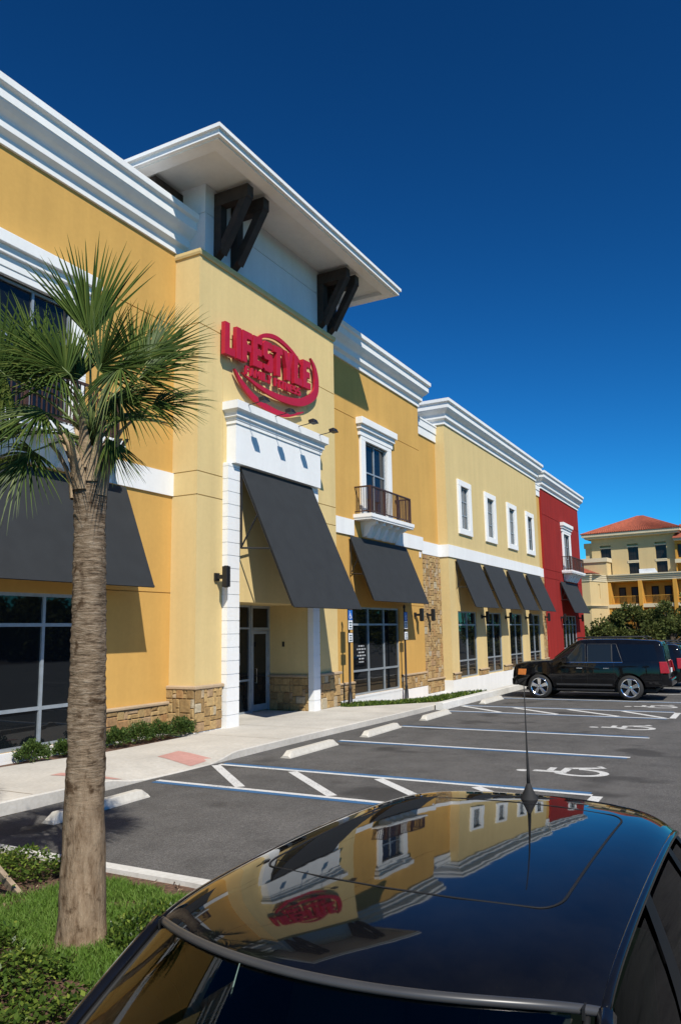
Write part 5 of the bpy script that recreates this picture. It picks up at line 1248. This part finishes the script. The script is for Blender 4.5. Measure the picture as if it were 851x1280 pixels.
# ------------------------------------------------------------------ the car in the foreground (nose toward the photographer)
def near_car():
    CY = 1.16; HW = .715; X0, X1 = 1.90, 4.25
    t = thing('parked_car', 'glossy black car with sunroof and whip antenna, cropped by the bottom of the view', 'car', (2.9, CY, 0))
    def xf(v): return X0+.22*v*v+.05*v**6
    def xr(v): return X1-.13*v*v-.11*v**8
    def roof(u, v):
        """u 0 front..1 rear, v -1 (Y-) .. 1 (Y+)"""
        x = lerp(xf(v), xr(v), u); y = CY+HW*v
        z = 1.665-.020*v*v-.036*abs(v)**7-.030*((u-.52)/.5)**2-.018*abs((u-.52)/.5)**9
        return Vector((x, y, z))
    def prof(k, n):   # denser to the edges
        s = -1+2*k/n; return math.sin(s*math.pi/2)*.55+s*.45
    nu, nv = 60, 56; m = MB()
    m.grid([[roof((prof(i, nu)+1)/2, prof(j, nv)) for j in range(nv+1)] for i in range(nu+1)])
    body = m.build('roof_panel', 'carblack', t, smooth=True)
    # sunroof: a seam let round a big rectangular panel, and the panel's own edge
    def rr(u0, u1, v0, v1, r, n=10):
        pts = []
        for (cu, cv, a0) in ((u1-r, v1-r*1.6, 0), (u0+r, v1-r*1.6, 90), (u0+r, v0+r*1.6, 180), (u1-r, v0+r*1.6, 270)):
            for k in range(n+1): a = R_(a0+90*k/n); pts.append((cu+r*math.cos(a), cv+r*1.6*math.sin(a)))
        out = []
        for p, q in zip(pts, pts[1:]+pts[:1]):
            for k in range(4): out.append((lerp(p[0], q[0], k/4), lerp(p[1], q[1], k/4)))
        return out
    pth = rr(.235, .85, -.74, .80, .055)
    s = MB(); loop = [roof(*p)+Vector((0, 0, .0012)) for p in pth]; loop.append(loop[0]); s.tube(loop, .0048, 6, cap=False, flat=.4); so_ = s.build('sunroof_seam', 'seam', t, smooth=True)
    # moulding over the windscreen
    s = MB(); fr = [roof(0, -1+2*k/60) for k in range(61)]; n_ = 10; rows = []
    for k, p in enumerate(fr):
        rows.append([p+Vector((-.009+.016*math.cos(a)*1.0, 0, -.010+.012*math.sin(a))) for a in [2*math.pi*q/n_ for q in range(n_+1)]])
    s.grid(rows); s.build('windscreen_moulding', 'trimgrey', t, smooth=True)
    for v in (-.955, .955):
        q = roof(0, v); s = MB(); s.box(q.x-.034, q.x+.001, q.y-.003, q.y+.003, q.z-.026, q.z+.002); s.build('moulding_joint', 'seam', t)
    # sides: gutter, glasshouse, belt, flanks
    HB, WB = 1.02, .885
    def belt(x, sd): return Vector((x, CY+sd*WB, HB+.03*(x-2.9)))
    for sd in (-1, 1):
        g = MB(); edge = [roof(k/60, sd) for k in range(61)]
        g.tube([e+Vector((0, sd*.006, -.012)) for e in edge], .017, 8, flat=.8); g.build('roof_rail', 'carblack', t, smooth=True)
        g = MB(); g.tube([e+Vector((0, -sd*.034, .008)) for e in edge[2:-3]], .007, 6, flat=.5); g.build('roof_ditch_seal', 'seam', t, smooth=True)
        xs_e = [k/24 for k in range(25)]; g = MB(); rows = []
        for k in xs_e:
            e = roof(k, sd); b = belt(lerp(1.28, 4.5, k), sd)
            rows.append([e+Vector((0, sd*.012, -.02)).lerp(Vector(), 0)+(b-e)*(q/8)+Vector((0, sd*.035*math.sin(math.pi*q/8), 0)) for q in range(9)])
        # glass for the door windows, black pillars between
        def strip_(a, b, mat, name, inset=0.0):
            mm = MB(); rws = []
            for k in range(9):
                u = lerp(a, b, k/8); e = roof(u, sd)+Vector((0, sd*.012, -.02)); bb = belt(lerp(1.28, 4.5, u), sd)
                rws.append([e+(bb-e)*(lerp(inset, 1-inset*.5, q/8))+Vector((0, sd*(.035*math.sin(math.pi*q/8)-.004*(inset > 0)), 0)) for q in range(9)])
            mm.grid(rws); return mm.build(name, mat, t, smooth=True)
        strip_(.0, .035, 'carblack', 'front_pillar'); strip_(.035, .40, 'sideglass', 'door_window', .06); strip_(.40, .46, 'pillar', 'door_pillar'); strip_(.46, .78, 'sideglass', 'door_window', .06); strip_(.78, .82, 'pillar', 'rear_pillar'); strip_(.82, .95, 'sideglass', 'quarter_window', .06); strip_(.95, 1.0, 'pillar', 'rear_pillar')
        fl = MB(); rows = []      # flanks
        for k in range(25):
            x = lerp(.15, 4.62, k/24); b = belt(x, sd); zt = b.z if x > 1.28 else lerp(.80, HB-.05, (x-.15)/1.13); o = 0 if .5 < x < 4.3 else -.05
            rows.append([(x, CY+sd*(WB+o), zt), (x, CY+sd*(WB+.035+o), zt-.09), (x, CY+sd*(WB+.045+o), .70), (x, CY+sd*(WB+.03+o), .45), (x, CY+sd*(WB-.02+o), .26)])
        fl.grid(rows); fl.build('body_side', 'carblack', t, smooth=True)
        sm = MB(); sm.tube([belt(lerp(1.3, 4.45, k/20), sd)+Vector((0, sd*.006, .004)) for k in range(21)], .012, 6, flat=.9); sm.build('window_seal', 'seam', t, smooth=True)
        mi = MB(); c = Vector((1.62, CY+sd*1.03, 1.06)); rows = []
        for i in range(9):
            a = math.pi*i/8; rows.append([c+Vector((-.075*math.cos(a) if True else 0, sd*.125*math.sin(a)*math.cos(2*math.pi*j/16), .085*math.sin(a)*math.sin(2*math.pi*j/16))) for j in range(17)])
        mi.grid(rows); mo = mi.build('door_mirror', 'carblack', t, smooth=True); ar = MB(); ar.bar((1.62, CY+sd*.87, 1.03), (1.62, CY+sd*.95, 1.05), .06, .04); ar.build('mirror_arm', 'seam', mo)
        for wx in (.82, 3.70):
            wt = MB(); wt.lathe((wx, CY+sd*.80, .33), [(.2, -sd*.1), (.31, -sd*.1), (.33, -sd*.05), (.33, sd*.08), (.31, sd*.125), (.22, sd*.13)], 28, 'y'); wh = wt.build('wheel', 'rubber', t, smooth=True)
            rm = MB(); rm.lathe((wx, CY+sd*.80, .33), [(0, sd*.12), (.10, sd*.125), (.22, sd*.122)], 24, 'y'); rm.build('rim', 'chrome', wh, smooth=True)
    # front pillars and windscreen
    ws = MB(); rows = []
    for k in range(15):
        row = []
        for j in range(25):
            v = -1+2*j/24; a = roof(0, v)+Vector((-.008, 0, -.014)); b = Vector((1.12+.20*v*v, CY+.80*v, 1.0)); row.append(a.lerp(b, k/14)+Vector((-.02, 0, .02))*math.sin(math.pi*k/14))
        rows.append(row)
    ws.grid([r[1:-1] for r in rows]); ws.build('windscreen', 'carglass', t, smooth=True)
    for j, sd in ((0, -1), (-1, 1)):
        p = MB(); p.tube([r[j]+Vector((0, sd*.012, 0)) for r in rows], .026, 8, flat=.9); p.build('windscreen_pillar', 'carblack', t, smooth=True)
        p = MB(); p.tube([r[j]+Vector((-.006, -sd*.032, .010)) for r in rows], .010, 6); p.build('windscreen_seal', 'seam', t, smooth=True)
    hd = MB(); rows = []
    for k in range(13):
        x = lerp(1.14, .18, k/12); row = []
        for j in range(17):
            v = -1+2*j/16; row.append((x+.20*v*v*(1-k/12)+.22*v*v*(k/12), CY+.86*v, 1.0-.16*(k/12)**1.6-.05*v*v-.06*abs(v)**6))
        rows.append(row)
    hd.grid(rows); hd.build('hood', 'carblack', t, smooth=True)
    nz = MB(); nz.grid([[(x, CY+.86*v, z) for v in [-1+2*j/16 for j in range(17)]] for x, z in ((.20, .84), (.06, .72), (.02, .55), (.05, .38), (.14, .26))]); nz.build('front_bumper', 'carblack', t, smooth=True)
    rh = MB(); rh.grid([[roof(1, -1+2*j/20).lerp(Vector((4.60, CY+.86*(-1+2*j/20), 1.08)), k/6) for j in range(21)] for k in range(7)]); rh.build('rear_window', 'darkglass', t, smooth=True)
    tg = MB(); tg.grid([[(x, CY+.86*(-1+2*j/16), z) for j in range(17)] for x, z in ((4.60, 1.08), (4.65, .85), (4.68, .6), (4.62, .3))]); tg.build('tailgate', 'carblack', t, smooth=True)
    # cabin: liner, dash, seats, floor
    q = MB(); q.grid([[roof(i/10, -.99+1.98*j/10)+Vector((0, 0, -.012-.02*min(1, i, 10-i))) for j in range(11)] for i in range(11)]); q.build('headliner', 'interior', t, smooth=True)
    q = MB(); q.box(1.15, 1.62, CY-.78, CY+.78, .70, .985); q.build('dashboard', 'interior', t, bevel=.05)
    q = MB(); q.box(1.2, 4.55, CY-.84, CY+.84, .26, .34); q.build('floor_pan', 'interior', t)
    for yy in (CY-.38, CY+.38):
        for xx in (2.2, 3.15):
            q = MB(); q.box(xx, xx+.5, yy-.26, yy+.26, .34, .66); q.hexa([(xx+.42, yy-.26, .62), (xx+.58, yy-.26, .62), (xx+.58, yy+.26, .62), (xx+.42, yy+.26, .62), (xx+.62, yy-.23, 1.18), (xx+.72, yy-.23, 1.18), (xx+.72, yy+.23, 1.18), (xx+.62, yy+.23, 1.18)]); q.box(xx+.63, xx+.73, yy-.13, yy+.13, 1.21, 1.40); q.build('seat', 'interior', t, bevel=.04)
    q = MB(); rows = []
    c = Vector((1.78, CY-.38, 1.0)); q.tube([c+Vector((.07*math.sin(a), .19*math.cos(a), .18*math.sin(a))) for a in [2*math.pi*k/24 for k in range(25)]], .014, 6); q.build('steering_wheel', 'interior', t)
    # antenna
    b = roof(.905, -.06); q = MB(); q.lathe(b+Vector((0, 0, -.004)), [(.0, .085), (.010, .080), (.020, .055), (.038, .018), (.046, 0)], 18); an = q.build('antenna', 'rubber', t, smooth=True)
    q = MB(); q.tube([b+Vector((0, 0, .06)), b+Vector((.002, 0, .13)), b+Vector((.004, 0, .26)), b+Vector((.008, 0, .56))], [.010, .008, .0042, .0026], 8); q.build('antenna_whip', 'rubber', an, smooth=True)
near_car()

# ------------------------------------------------------------------ unseen tree belt added behind the photographer to darken what the glass mirrors
r = random.Random(40); m = MB()
for k in range(150):
    x = -70+k*1.6+r.uniform(-1, 1); y = -46+r.uniform(-4, 4); h = r.uniform(5.5, 11)
    for q in range(210):
        p = Vector((x+r.gauss(0, 1.6), y+r.gauss(0, 1.6), -.5+h*r.random()**.8)); leaf(m, p, rdir(r), rdir(r), r.uniform(.45, .9), r.uniform(.3, .6), min(1, max(0, r.gauss(.4, .25))))
for k in range(75):
    x = -70+k*3.2; m.lathe((x, -48, -.6), [(2.6, 0), (3.0, 2.0), (2.4, 4.2), (1.2, 6.2+1.5*math.sin(k*1.7)), (0, 7.4)], 9)
tag(m.build('added_woodland', 'tree', normals=False), 'added dark tree belt behind the photographer, unseen, there to darken reflections in glass', 'added_woodland', kind='stuff')
